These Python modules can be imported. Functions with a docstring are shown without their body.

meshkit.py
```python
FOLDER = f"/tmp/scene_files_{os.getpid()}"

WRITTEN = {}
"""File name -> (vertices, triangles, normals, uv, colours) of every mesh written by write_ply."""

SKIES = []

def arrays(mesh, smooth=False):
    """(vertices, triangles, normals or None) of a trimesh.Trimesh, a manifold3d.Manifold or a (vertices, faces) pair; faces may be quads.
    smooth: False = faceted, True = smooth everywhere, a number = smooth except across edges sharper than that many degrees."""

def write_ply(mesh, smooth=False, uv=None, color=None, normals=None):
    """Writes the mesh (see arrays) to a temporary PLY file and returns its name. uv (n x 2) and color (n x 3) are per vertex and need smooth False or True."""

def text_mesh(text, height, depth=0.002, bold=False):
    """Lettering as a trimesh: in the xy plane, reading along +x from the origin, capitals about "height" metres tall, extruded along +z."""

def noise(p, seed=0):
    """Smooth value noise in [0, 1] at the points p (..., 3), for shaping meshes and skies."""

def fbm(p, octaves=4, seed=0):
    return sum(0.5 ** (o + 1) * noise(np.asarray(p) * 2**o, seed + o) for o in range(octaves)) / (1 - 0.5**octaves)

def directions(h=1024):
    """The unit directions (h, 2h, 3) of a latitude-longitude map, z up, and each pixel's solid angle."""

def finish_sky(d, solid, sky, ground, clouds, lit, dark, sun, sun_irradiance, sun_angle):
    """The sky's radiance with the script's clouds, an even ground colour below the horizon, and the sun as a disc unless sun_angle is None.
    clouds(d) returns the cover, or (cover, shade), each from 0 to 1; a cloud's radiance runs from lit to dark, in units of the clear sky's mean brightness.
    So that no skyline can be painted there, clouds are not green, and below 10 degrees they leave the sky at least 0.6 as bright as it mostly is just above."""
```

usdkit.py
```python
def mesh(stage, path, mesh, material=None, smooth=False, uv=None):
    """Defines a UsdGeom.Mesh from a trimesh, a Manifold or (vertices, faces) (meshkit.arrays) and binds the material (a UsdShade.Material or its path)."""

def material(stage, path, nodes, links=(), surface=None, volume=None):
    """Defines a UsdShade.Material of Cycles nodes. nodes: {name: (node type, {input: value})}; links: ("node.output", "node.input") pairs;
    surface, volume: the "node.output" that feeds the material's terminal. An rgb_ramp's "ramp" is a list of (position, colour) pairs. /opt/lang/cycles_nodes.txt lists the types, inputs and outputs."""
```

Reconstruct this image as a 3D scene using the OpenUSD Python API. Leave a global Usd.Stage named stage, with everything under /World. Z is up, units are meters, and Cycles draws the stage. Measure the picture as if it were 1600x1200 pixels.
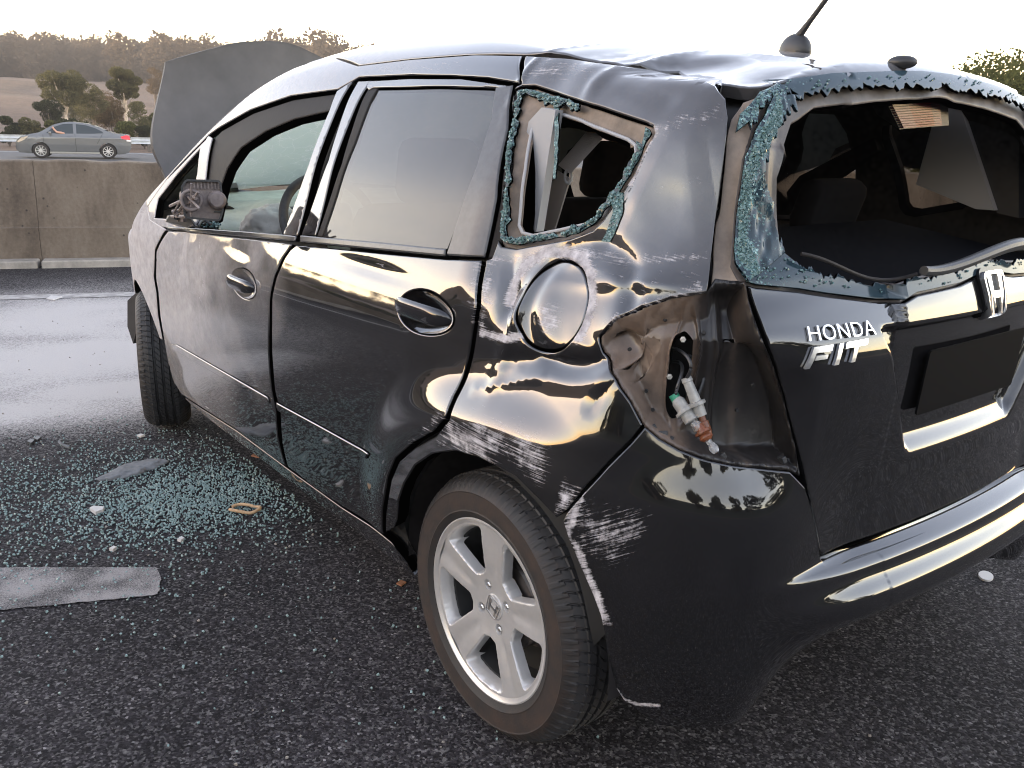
import math, numpy as np, trimesh, usdkit, meshkit
from pxr import Usd, UsdGeom, UsdLux, UsdShade, Gf, Vt, Sdf
from shapely.geometry import Polygon, LineString, Point, MultiPolygon, box as sbox
from shapely import contains_xy, prepare, affinity
from shapely.ops import unary_union
from scipy.spatial import Delaunay, cKDTree

# ------------------------------------------------------------------ camera, sky, sun
stage = Usd.Stage.CreateInMemory()
UsdGeom.SetStageUpAxis(stage, 'Z'); UsdGeom.SetStageMetersPerUnit(stage, 1.0)
UsdGeom.Xform.Define(stage, '/World'); UsdGeom.Scope.Define(stage, '/World/Looks')
CAM = np.array([-1.38669, 1.84122, 1.31993])
YAW, PITCH, ROLL, FPX = -0.662692, -0.283847, 0.0291391, 1392.687
_fw = np.array([math.cos(PITCH)*math.cos(YAW), math.cos(PITCH)*math.sin(YAW), math.sin(PITCH)])
_r = np.cross(_fw, [0, 0, 1]); _r /= np.linalg.norm(_r); _u = np.cross(_r, _fw)
RT = _r*math.cos(ROLL)+_u*math.sin(ROLL); UP = -_r*math.sin(ROLL)+_u*math.cos(ROLL)
cam = UsdGeom.Camera.Define(stage, '/World/camera')
cam.CreateHorizontalApertureAttr(36.0); cam.CreateVerticalApertureAttr(27.0)
cam.CreateFocalLengthAttr(36.0*FPX/1600.0); cam.CreateClippingRangeAttr(Gf.Vec2f(0.05, 5000))
cam.AddTransformOp().Set(Gf.Matrix4d(*RT, 0, *UP, 0, *(-_fw), 0, *CAM, 1))
HAZE = .00045
EXPOSURE = 3.1
cam.CreateExposureAttr(EXPOSURE)
SUN_AZ, SUN_EL = math.radians(50), math.radians(6.5)       # azimuth from +x towards +y
SUN_DIR = np.array([math.cos(SUN_EL)*math.cos(SUN_AZ), math.cos(SUN_EL)*math.sin(SUN_AZ), math.sin(SUN_EL)])
sky_m = usdkit.material(stage, '/World/Looks/sky', {
    's': ('sky_texture', {'sky_type': 'single_scattering', 'sun_disc': False, 'sun_elevation': SUN_EL, 'sun_rotation': math.atan2(SUN_DIR[0], SUN_DIR[1]), 'altitude': 600.0, 'air_density': 1.0, 'aerosol_density': 0.15, 'ozone_density': 0.3}),
    'w': ('mix', {'mix_type': 'multiply', 'fac': 1.0, 'color2': (1.20, .945, .93)}),
    'b': ('background_shader', {'strength': 0.13})}, [('s.color', 'w.color1'), ('w.color', 'b.color')], surface='b.background')
dome = UsdLux.DomeLight.Define(stage, '/World/sky')
UsdShade.MaterialBindingAPI.Apply(dome.GetPrim()).Bind(sky_m)
dome.GetPrim().SetCustomDataByKey('kind', 'structure')
sun = UsdLux.DistantLight.Define(stage, '/World/sun')
sun.CreateNormalizeAttr(True); sun.CreateIntensityAttr(0.5); sun.CreateAngleAttr(0.6); sun.CreateColorAttr(Gf.Vec3f(1.0, 0.8, 0.58))
_q = Gf.Rotation(Gf.Vec3d(0, 0, 1), Gf.Vec3d(*SUN_DIR)).GetQuat()
sun.AddOrientOp().Set(Gf.Quatf(_q))

# ------------------------------------------------------------------ helpers
def rays(px):
    px = np.asarray(px, float).reshape(-1, 2)
    d = _fw + RT*((px[:, :1]-800)/FPX) - UP*((px[:, 1:]-600)/FPX)
    return d/np.linalg.norm(d, axis=1, keepdims=True)
def on_plane(px, axis, v):
    d = rays(px); t = (v-CAM[axis])/d[:, axis]
    return CAM+t[:, None]*d
def at_dist(px, dist):
    return CAM+rays(px)*dist
def project(P):
    d = np.asarray(P, float)-CAM; z = d@_fw
    return np.stack([800+FPX*(d@RT)/z, 600-FPX*(d@UP)/z], -1)
L = '/World/Looks/'
def mat(name, nodes, links, surface='p.BSDF', volume=None):
    return usdkit.material(stage, L+name, nodes, links, surface=surface, volume=volume)
def plain(name, col, rough=0.5, metal=0.0, ior=1.5, bump=0.0, bscale=200.0, var=0.0, vscale=20.0, extra=None):
    nodes = {'p': ('principled_bsdf', {'base_color': tuple(col), 'roughness': rough, 'metallic': metal, 'ior': ior, **(extra or {})})}
    links = []
    if bump or var:
        nodes['tc'] = ('texture_coordinate', {})
    if var:
        nodes['n'] = ('noise_texture', {'scale': vscale, 'detail': 5.0, 'roughness': 0.65})
        lo, hi = [max(0, c*(1-var)) for c in col], [min(1, c*(1+var)) for c in col]
        nodes['r'] = ('rgb_ramp', {'ramp': [(0.3, lo), (0.7, hi)]})
        links += [('tc.object', 'n.vector'), ('n.fac', 'r.fac'), ('r.color', 'p.base_color')]
    if bump:
        nodes['bn'] = ('noise_texture', {'scale': bscale, 'detail': 3.0})
        nodes['b'] = ('bump', {'strength': bump, 'distance': 0.002})
        links += [('tc.object', 'bn.vector'), ('bn.fac', 'b.height'), ('b.normal', 'p.normal')]
    return mat(name, nodes, links)
_names = {}
def uniq(parent, name):
    k = (str(parent), name); n = _names.get(k, 0); _names[k] = n+1
    return f'{parent}/{name}' if n == 0 else f'{parent}/{name}_{n:03d}'
def tag(prim, label=None, cat=None, group=None, kind=None):
    for k, v in (('label', label), ('category', cat), ('group', group), ('kind', kind)):
        if v: prim.SetCustomDataByKey(k, v)
    return prim
def thing(name, label, cat, loc=(0, 0, 0), rotz=0.0, group=None):
    x = UsdGeom.Xform.Define(stage, uniq('/World', name))
    if any(loc): x.AddTranslateOp().Set(Gf.Vec3d(*map(float, loc)))
    if rotz: x.AddRotateZOp().Set(math.degrees(rotz))
    tag(x.GetPrim(), label, cat, group)
    return str(x.GetPath())
def obj(name, m, material, parent='/World', smooth=30, **k):
    path = uniq(parent, name)
    p = usdkit.mesh(stage, path, m, material, smooth)
    if k: tag(p.GetPrim(), **k)
    return path
def rawmesh(name, v, f, n=None, material=None, parent='/World', st=None, masks=None, **k):
    path = uniq(parent, name)
    m = UsdGeom.Mesh.Define(stage, path)
    f = np.asarray(f, np.int32)
    m.CreatePointsAttr(Vt.Vec3fArray.FromNumpy(np.asarray(v, np.float32)))
    m.CreateFaceVertexCountsAttr(Vt.IntArray.FromNumpy(np.full(len(f), f.shape[1], np.int32)))
    m.CreateFaceVertexIndicesAttr(Vt.IntArray.FromNumpy(f.ravel()))
    m.CreateSubdivisionSchemeAttr('none')
    if n is not None:
        m.CreateNormalsAttr(Vt.Vec3fArray.FromNumpy(np.asarray(n, np.float32))); m.SetNormalsInterpolation('vertex')
    api = UsdGeom.PrimvarsAPI(m)
    if st is not None: api.CreatePrimvar('st', Sdf.ValueTypeNames.TexCoord2fArray, 'vertex').Set(Vt.Vec2fArray.FromNumpy(np.asarray(st, np.float32)))
    if masks is not None: api.CreatePrimvar('masks', Sdf.ValueTypeNames.Color3fArray, 'vertex').Set(Vt.Vec3fArray.FromNumpy(np.asarray(masks, np.float32)))
    if material is not None: UsdShade.MaterialBindingAPI.Apply(m.GetPrim()).Bind(material)
    if k: tag(m.GetPrim(), **k)
    return path
def cat(*ms): return trimesh.util.concatenate([m for m in ms if m is not None])
def bx(size, loc=(0, 0, 0), rot=None):
    m = trimesh.creation.box(size)
    if rot is not None: m.apply_transform(rot)
    m.apply_translation(loc); return m
def rot(a, ax): return trimesh.transformations.rotation_matrix(a, ax)
def tube(pts, r, sides=8, caps=True):
    p = np.asarray(pts, float); t = np.gradient(p, axis=0); t /= np.linalg.norm(t, axis=1, keepdims=True)+1e-12
    ref = np.array([0, 0, 1.0]) if abs(t[:, 2]).mean() < .8 else np.array([1.0, 0, 0])
    a = np.cross(t, ref); a /= np.linalg.norm(a, axis=1, keepdims=True)+1e-12; b = np.cross(t, a)
    ang = np.arange(sides)*2*np.pi/sides; R = np.broadcast_to(r, (len(p),))
    v = (p[:, None]+R[:, None, None]*(np.cos(ang)[None, :, None]*a[:, None]+np.sin(ang)[None, :, None]*b[:, None])).reshape(-1, 3)
    i, j = np.meshgrid(np.arange(len(p)-1), np.arange(sides), indexing='ij')
    q = np.stack([i*sides+j, i*sides+(j+1) % sides, (i+1)*sides+(j+1) % sides, (i+1)*sides+j], -1).reshape(-1, 4)
    f = np.vstack([q[:, [0, 1, 2]], q[:, [0, 2, 3]]])
    if caps:
        n = len(v); v = np.vstack([v, p[0], p[-1]]); k = np.arange(sides)
        f = np.vstack([f, np.stack([np.full(sides, n), (k+1) % sides, k], 1), np.stack([np.full(sides, n+1), (len(p)-1)*sides+k, (len(p)-1)*sides+(k+1) % sides], 1)])
    m = trimesh.Trimesh(v, f, process=False); m.fix_normals() if False else None
    return m
def spline(pts, n=40):
    from scipy.interpolate import CubicSpline
    p = np.asarray(pts, float); d = np.r_[0, np.cumsum(np.linalg.norm(np.diff(p, axis=0), axis=1))]
    return CubicSpline(d, p)(np.linspace(0, d[-1], n))
def revolve(prof, n=64, axis='y', a0=0.0, a1=2*np.pi):
    """prof: (r, h) pairs; turned about the y axis (h along y)."""
    prof = np.asarray(prof, float); full = abs(a1-a0-2*np.pi) < 1e-6
    th = np.linspace(a0, a1, n, endpoint=not full); m = len(th)
    v = np.stack([np.cos(th)[:, None]*prof[None, :, 0], np.broadcast_to(prof[None, :, 1], (m, len(prof))), np.sin(th)[:, None]*prof[None, :, 0]], -1).reshape(-1, 3)
    k = len(prof); i, j = np.meshgrid(np.arange(m if full else m-1), np.arange(k-1), indexing='ij'); i2 = (i+1) % m
    q = np.stack([i*k+j, i*k+j+1, i2*k+j+1, i2*k+j], -1).reshape(-1, 4)
    return trimesh.Trimesh(v, np.vstack([q[:, [0, 1, 2]], q[:, [0, 2, 3]]]), process=False)
def extrude(poly, h):
    polys = getattr(poly, 'geoms', [poly])
    return cat(*[trimesh.creation.extrude_polygon(g, h, engine='earcut') for g in polys])
def sstep(a, b, x):
    t = np.clip((x-a)/(b-a), 0, 1); return t*t*(3-2*t)
def rbox(size, loc, r=.02, rotm=None):
    import manifold3d as m3
    s = np.array(size)/2-r; b = m3.Manifold.batch_hull([m3.Manifold.sphere(r, 12).translate([a*s[0], c*s[1], d*s[2]]) for a in (-1, 1) for c in (-1, 1) for d in (-1, 1)])
    mm = b.to_mesh(); t = trimesh.Trimesh(mm.vert_properties[:, :3], mm.tri_verts)
    if rotm is not None: t.apply_transform(rotm)
    t.apply_translation(loc); return t
# ------------------------------------------------------------------ body surface of the hatchback (x forward, y left, origin under the rear axle)
from scipy.interpolate import PchipInterpolator
_YZ = np.array([(.12, .70), (.20, .765), (.25, .795), (.30, .812), (.38, .822), (.47, .832), (.60, .842), (.72, .846), (.82, .846), (.88, .841), (.93, .829), (.98, .814), (1.02, .801), (1.06, .787), (1.10, .774), (1.20, .742), (1.30, .697), (1.38, .655), (1.44, .615), (1.49, .565), (1.56, .47), (1.7, .2)])
_Yf = PchipInterpolator(_YZ[:, 0], _YZ[:, 1], extrapolate=True)
_XZ = np.array([(.10, -.34), (.20, -.41), (.26, -.46), (.32, -.515), (.38, -.58), (.42, -.622), (.448, -.639), (.472, -.637), (.505, -.6165), (.514, -.613), (.525, -.6115), (.533, -.606), (.548, -.574), (.558, -.5695), (.64, -.568), (.75, -.576), (.90, -.586), (.97, -.588), (1.01, -.580), (1.06, -.562), (1.10, -.548), (1.2, -.512), (1.3, -.470), (1.40, -.424), (1.45, -.400), (1.5, -.37), (1.7, -.2)])
_Xf = PchipInterpolator(_XZ[:, 0], _XZ[:, 1], extrapolate=True)
_RX = np.array([(-.6, 1.42), (-.42, 1.452), (0, 1.502), (.5, 1.553), (1.0, 1.565), (1.35, 1.535), (1.6, 1.475), (1.8, 1.395), (2.1, 1.235), (2.45, 1.03), (2.55, .955), (2.9, .90), (3.2, .80), (3.35, .60)])
_Rf = PchipInterpolator(_RX[:, 0], _RX[:, 1], extrapolate=True)
_XS = np.array([(.10, -.50), (.20, -.56), (.26, -.588), (.32, -.604), (.40, -.614), (.50, -.617), (.60, -.612), (.68, -.602), (.76, -.588), (.85, -.584), (.97, -.588), (1.01, -.580), (1.06, -.562), (1.10, -.548), (1.2, -.512), (1.3, -.470), (1.40, -.424), (1.45, -.400), (1.5, -.37), (1.7, -.2)])
_Xs = PchipInterpolator(_XS[:, 0], _XS[:, 1], extrapolate=True)
def gauss(d2): return np.exp(-d2)
DENTS = True
def f_body(P):
    x, yy, z = P[..., 0], P[..., 1], P[..., 2]; y = np.abs(yy); left = yy > 0
    Y = _Yf(z)
    up = sstep(.95, 1.4, z)
    Y = Y-np.clip(.25-x, 0, None)**2*(.075+.10*up)-np.clip(x-2.2, 0, None)**2*(.245)-np.clip(x-1.2, 0, None)**2*.05*up
    # wheel arch flare and rear shoulder
    r = np.hypot(x, z-.30)
    fl = (1-sstep(.40, .56, r))*sstep(.2, .42, z)
    Y = Y+.026*fl
    if DENTS:
        # shoulder where the arch flare stands out (left and right alike)
        zs = .86-.10*x
        Y = Y-.028*sstep(zs-.13, zs-.02, z)*(1-sstep(zs+.02, zs+.16, z))*sstep(.28, .05, x)
    wc = sstep(.34, .62, y)
    X = (1-wc)*_Xf(z)+wc*_Xs(z)+.085*(y/.8)**2+.10*np.clip(y/.8, 0, 1.2)**6-.0*z
    Zr = _Rf(x)-.055*(y/.6)**2
    D = np.zeros_like(x)
    # corner shoulder of the bumper below the lamps
    cs = sstep(.66, .86, z)*(1-sstep(.86, 1.0, z))*sstep(-.30, -.42, x)*sstep(.5, .62, y)
    D = D+.045*cs
    if DENTS:
        # number plate recess in the tailgate
        top = sstep(.99, .975, z); bot = sstep(.712, .762, z); sid = sstep(.222, .196, y-.53*(z-.72))
        D = D+.026*top*bot*sid*(x < -.3)
        Lf = left.astype(float)
        g = lambda cx, cz, sx, sz, a=0.0: gauss((((x-cx)*math.cos(a)+(z-cz)*math.sin(a))/sx)**2+((-(x-cx)*math.sin(a)+(z-cz)*math.cos(a))/sz)**2)
        side = Lf*(y > .3)
        # crushed upper quarter: broad hollow, creases
        D = D+side*(.030*g(-.36, 1.18, .10, .12)+.012*g(-.43, 1.33, .10, .05, .3)-.010*g(-.30, 1.06, .16, .018, -.1))
        D = D+side*(.016*g(-.16, 1.43, .12, .03)+.012*g(-.33, 1.40, .07, .035)-.008*g(-.06, 1.42, .018, .07)+.010*g(.05, 1.42, .05, .07)-.006*g(.155, 1.42, .012, .07)+.007*g(.75, 1.42, .25, .03))
        # dents round the filler flap
        rr = np.hypot(x+.19, (z-1.0)*1.05)
        D = D+side*(.030*sstep(.92, 1.07, z)*(1-sstep(1.10, 1.34, z))*sstep(.14, .0, x))
        D = D+side*(.009*gauss(((rr-.118)/.020)**2)+.006*gauss((rr/.085)**4))*sstep(.97, .90, 1.8-z)
        D = D+side*(.012*g(-.02, .99, .02, .05, .35)-.007*g(-.055, .98, .014, .09, .2)+.010*g(-.30, .93, .05, .022, .3)-.008*g(-.31, .985, .03, .03))
        D = D+side*(.010*g(-.12, .885, .14, .02, -.15)-.006*g(-.02, .86, .02, .05))
        # door dents at the front
        D = D+side*(.014*g(1.83, .90, .05, .10)-.005*g(1.72, .88, .03, .12)+.006*g(1.25, .92, .12, .05)+.004*g(.5, .98, .2, .02))
        def crease(x0, z0, x1, z1, w, dp):
            ux, uz = x1-x0, z1-z0; L2 = ux*ux+uz*uz; t = np.clip(((x-x0)*ux+(z-z0)*uz)/L2, 0, 1); d = np.hypot(x-x0-t*ux, z-z0-t*uz)
            return dp*np.clip(1-d/w, 0, 1)**1.3*(.35+.65*np.sin(np.pi*np.clip(t*.8+.1, 0, 1)))
        D = D+side*(crease(-.24, 1.30, -.20, 1.12, .035, .010)+crease(.01, 1.05, -.03, .93, .028, .007)+crease(-.10, 1.075, -.42, 1.06, .022, -.005)+crease(-.09, .885, -.31, .925, .03, .006)+crease(.02, 1.455, -.24, 1.37, .03, .008)+crease(-.34, 1.30, -.40, 1.12, .03, .007)+crease(.03, .80, -.14, .86, .02, -.004)+crease(-.28, .84, -.35, .95, .025, .006))
        sel = (side > 0) & (x < .31)
        if sel.any():
            xq, zq = x[sel], z[sel]
            fine = meshkit.fbm(np.stack([xq*17, 0*xq+2.2, zq*15], -1), 2, 13)-.5; wob = meshkit.noise(np.stack([xq*4.1, 0*xq+1.5, zq*5.3], -1), 3)-.5
            D = D.copy(); D[sel] += fine*.0045*sstep(.12, -.05, xq)*sstep(.86, .95, zq)+wob*.006*sstep(.3, -.1, xq)
        # roof pressed in above the left rear window
        D = D+Lf*.02*gauss(((x+.22)/.16)**2+((y-.50)/.10)**2)*(z > 1.3)
    a, b, c, d = y-Y, X-x, z-Zr, x-3.30
    def rmax(a, b, r):
        return np.minimum(np.maximum(a+r, b+r), 0)+np.sqrt(np.maximum(a+r, 0)**2+np.maximum(b+r, 0)**2)-r
    e = rmax(a, b, .13+.04*sstep(.95, .7, z)-.05*up)
    e = rmax(e, d, .15)
    e = rmax(e, c*.9, .035)
    return e+D
def grad_f(P, e=1.5e-3):
    g = np.stack([f_body(P+e*np.eye(3)[k])-f_body(P-e*np.eye(3)[k]) for k in range(3)], -1)
    return g/(np.linalg.norm(g, axis=-1, keepdims=True)+1e-12)
def hit(O, Dv, t0, t1, n=90):
    """First crossing into the body along rays; nan where none."""
    ts = np.linspace(t0, t1, n); N = len(O); lo = np.full(N, np.nan); hi = np.full(N, np.nan)
    prev = np.full(N, t0); todo = np.ones(N, bool)
    for t in ts:
        v = f_body(O+Dv*t); s = todo & (v < 0)
        lo[s] = prev[s]; hi[s] = t; todo &= ~s; prev[:] = t
        if not todo.any(): break
    for _ in range(18):
        m = (lo+hi)/2; v = f_body(O+Dv*np.nan_to_num(m)[:, None]); s = v < 0
        hi = np.where(s, m, hi); lo = np.where(s, lo, m)
    return O+Dv*((lo+hi)/2)[:, None]
GC, GR = np.array([-.25, .45]), .65; GA = GR*np.pi/2; S0 = .45+GA+.25      # S0: chart s where x = 0
class Wrap:
    """Chart round the body: s runs from the rear centre line along the left side forwards (negative: right), z is height."""
    @staticmethod
    def frame(s):
        sg = np.where(s < 0, -1.0, 1.0); a = np.abs(s)
        th = np.clip((a-.45)/GR, 0, np.pi/2)
        ox = np.where(a < .45, GC[0]-GR, np.where(a < .45+GA, GC[0]-GR*np.cos(th), GC[0]+(a-.45-GA)))
        oy = np.where(a < .45, a, np.where(a < .45+GA, GC[1]+GR*np.sin(th), GC[1]+GR))
        return np.stack([ox, oy*sg, 0*ox], -1), np.stack([np.cos(th), -np.sin(th)*sg, 0*ox], -1)
    @staticmethod
    def point(uv):
        o, d = Wrap.frame(uv[:, 0]); o[:, 2] = uv[:, 1]
        return hit(o, d, 0.0, 1.05, 50)
    @staticmethod
    def inv(P):
        x, y, z = P[:, 0], P[:, 1], P[:, 2]; ay = np.abs(y); sg = np.where(y < 0, -1.0, 1.0)
        corner = .45+GR*np.arctan2(ay-GC[1], GC[0]-x)
        s = np.where(x > GC[0], .45+GA+(x-GC[0]), np.where(ay < .45, ay, corner))
        return np.stack([s*sg, z], -1)
class Top:
    @staticmethod
    def point(uv):
        o = np.stack([uv[:, 0], uv[:, 1], np.full(len(uv), 1.9)], -1)
        return hit(o, np.broadcast_to([0, 0, -1.0], o.shape), 0.0, 1.2, 60)
    @staticmethod
    def inv(P): return P[:, :2]
def px_on_body(px):
    d = rays(px); return hit(np.broadcast_to(CAM, d.shape).copy(), d, .6, 6.5, 500)
def W(px):                          # photograph pixels -> chart points on the body
    P = px_on_body(px); uv = Wrap.inv(P)
    return uv
def WP(px): return Polygon(W(px)).buffer(0)
def dens(ring, h):
    p = np.asarray(ring.coords); out = []
    for a, b in zip(p[:-1], p[1:]):
        n = max(1, int(np.ceil(np.linalg.norm(b-a)/h))); out.append(a+(b-a)*np.arange(n)[:, None]/n)
    return np.vstack(out)
def rings(poly):
    out = []
    for g in getattr(poly, 'geoms', [poly]):
        if g.geom_type == 'Polygon' and not g.is_empty: out += [g.exterior, *g.interiors]
    return out
def clean(v, f):
    return v, f
def panel(poly, chart=Wrap, h=.012, gap=.003, lip=.004, skirt=.02, off=0.0, wave=None, clip_nan=True):
    """A sheet of the body: verts, faces, normals, chart coordinates. off: distance along the normal (number or function of uv)."""
    poly = poly.buffer(-gap) if gap else poly
    if poly.geom_type == 'GeometryCollection': poly = unary_union([g for g in poly.geoms if g.geom_type == 'Polygon'])
    inner = poly.buffer(-lip)
    A = [dens(r, h) for r in rings(poly)]
    B = [dens(r, h) for r in rings(inner)]
    x0, y0, x1, y1 = poly.bounds
    gx, gy = np.meshgrid(np.arange(x0, x1+h, h), np.arange(y0, y1+h*.866, h*.866)); gx[1::2] += h/2
    G = np.stack([gx.ravel(), gy.ravel()], -1); core = poly.buffer(-lip-h*.55)
    G = G[contains_xy(core, G[:, 0], G[:, 1])] if not core.is_empty else np.zeros((0, 2))
    a = np.vstack(A); nb = len(a); uv = np.vstack([a]+B+[G])
    tri = Delaunay(uv).simplices; c = uv[tri].mean(1)
    tri = tri[contains_xy(poly, c[:, 0], c[:, 1])]
    e1, e2 = uv[tri[:, 1]]-uv[tri[:, 0]], uv[tri[:, 2]]-uv[tri[:, 0]]
    ar = e1[:, 0]*e2[:, 1]-e1[:, 1]*e2[:, 0]; tri = tri[np.abs(ar) > 1e-9]; ar = ar[np.abs(ar) > 1e-9]
    tri[ar > 0] = tri[ar > 0][:, ::-1] if chart is Wrap else tri[ar > 0]
    P = chart.point(uv); N = grad_f(np.nan_to_num(P))
    o = off(uv) if callable(off) else np.full(len(uv), float(off))
    if callable(off):               # relief: normals from the displaced sheet
        e = .002
        Q = lambda w: chart.point(w)+grad_f(np.nan_to_num(chart.point(w)))*off(w)[:, None]
        du = Q(uv+[e, 0])-Q(uv-[e, 0]); dv = Q(uv+[0, e])-Q(uv-[0, e]); M = np.cross(du, dv); M /= np.linalg.norm(M, axis=1, keepdims=True)+1e-12
        M *= np.sign((M*N).sum(1, keepdims=True)); V = P+N*o[:, None]; N0 = N; N = M
    else:
        V = P+N*o[:, None]; N0 = N
    # outward direction along the sheet at the edge
    rim = np.zeros((nb, 2)); k = 0; loops = []
    for r_, pts in zip(rings(poly), A):
        t = np.roll(pts, -1, 0)-np.roll(pts, 1, 0); t /= np.linalg.norm(t, axis=1, keepdims=True)+1e-12
        nn = np.stack([t[:, 1], -t[:, 0]], 1)
        q = pts+nn*.001
        nn[contains_xy(poly, q[:, 0], q[:, 1])] *= -1
        rim[k:k+len(pts)] = nn; loops.append(np.arange(k, k+len(pts))); k += len(pts)
    out = chart.point(uv[:nb]-rim*.004); out = P[:nb]-out; out /= np.linalg.norm(out, axis=1, keepdims=True)+1e-12; out = np.nan_to_num(out)
    if lip:
        V[:nb] -= N0[:nb]*lip*.8
        Ne = N[:nb]*.55+out; N = N.copy(); N[:nb] = Ne/(np.linalg.norm(Ne, axis=1, keepdims=True)+1e-12)
    F = tri; uvs = uv
    if skirt:
        n0 = len(V); V2 = V[:nb]-N0[:nb]*skirt; V = np.vstack([V, V[:nb], V2]); N = np.vstack([N, out, out]); uvs = np.vstack([uv, uv[:nb], uv[:nb]])
        q = []
        for lp in loops:
            nx = np.roll(lp, -1); q.append(np.stack([lp+n0, nx+n0, nx+n0+nb, lp+n0+nb], 1))
        q = np.vstack(q); F = np.vstack([tri, q[:, [0, 1, 2]], q[:, [0, 2, 3]]])
    bad = np.isnan(V).any(1)
    if bad.any():
        F = F[~bad[F].any(1)]; V = np.nan_to_num(V); N = np.nan_to_num(N)
    return V, F, N, uvs
def sheet(name, poly, material, parent, masks=None, **k):
    lab = {q: k.pop(q) for q in ('label', 'kind') if q in k}
    V, F, N, uv = panel(poly, **k)
    M = masks(V, uv) if masks else None
    if name == 'front_wing':        # keep the one connected piece
        _, ix = np.unique(np.round(V, 5), axis=0, return_inverse=True); ix = ix.ravel()[F]; lab_ = trimesh.graph.connected_component_labels(np.vstack([ix[:, [0, 1]], ix[:, [1, 2]]])); fl = lab_[ix[:, 0]]; F = F[fl == np.bincount(fl).argmax()]; keep = np.unique(F); V, N, uv, M = V[keep], N[keep], uv[keep], M[keep]; F = np.searchsorted(keep, F)
    return rawmesh(name, V, F, N, material, parent, st=uv, masks=M, **lab)
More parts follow.
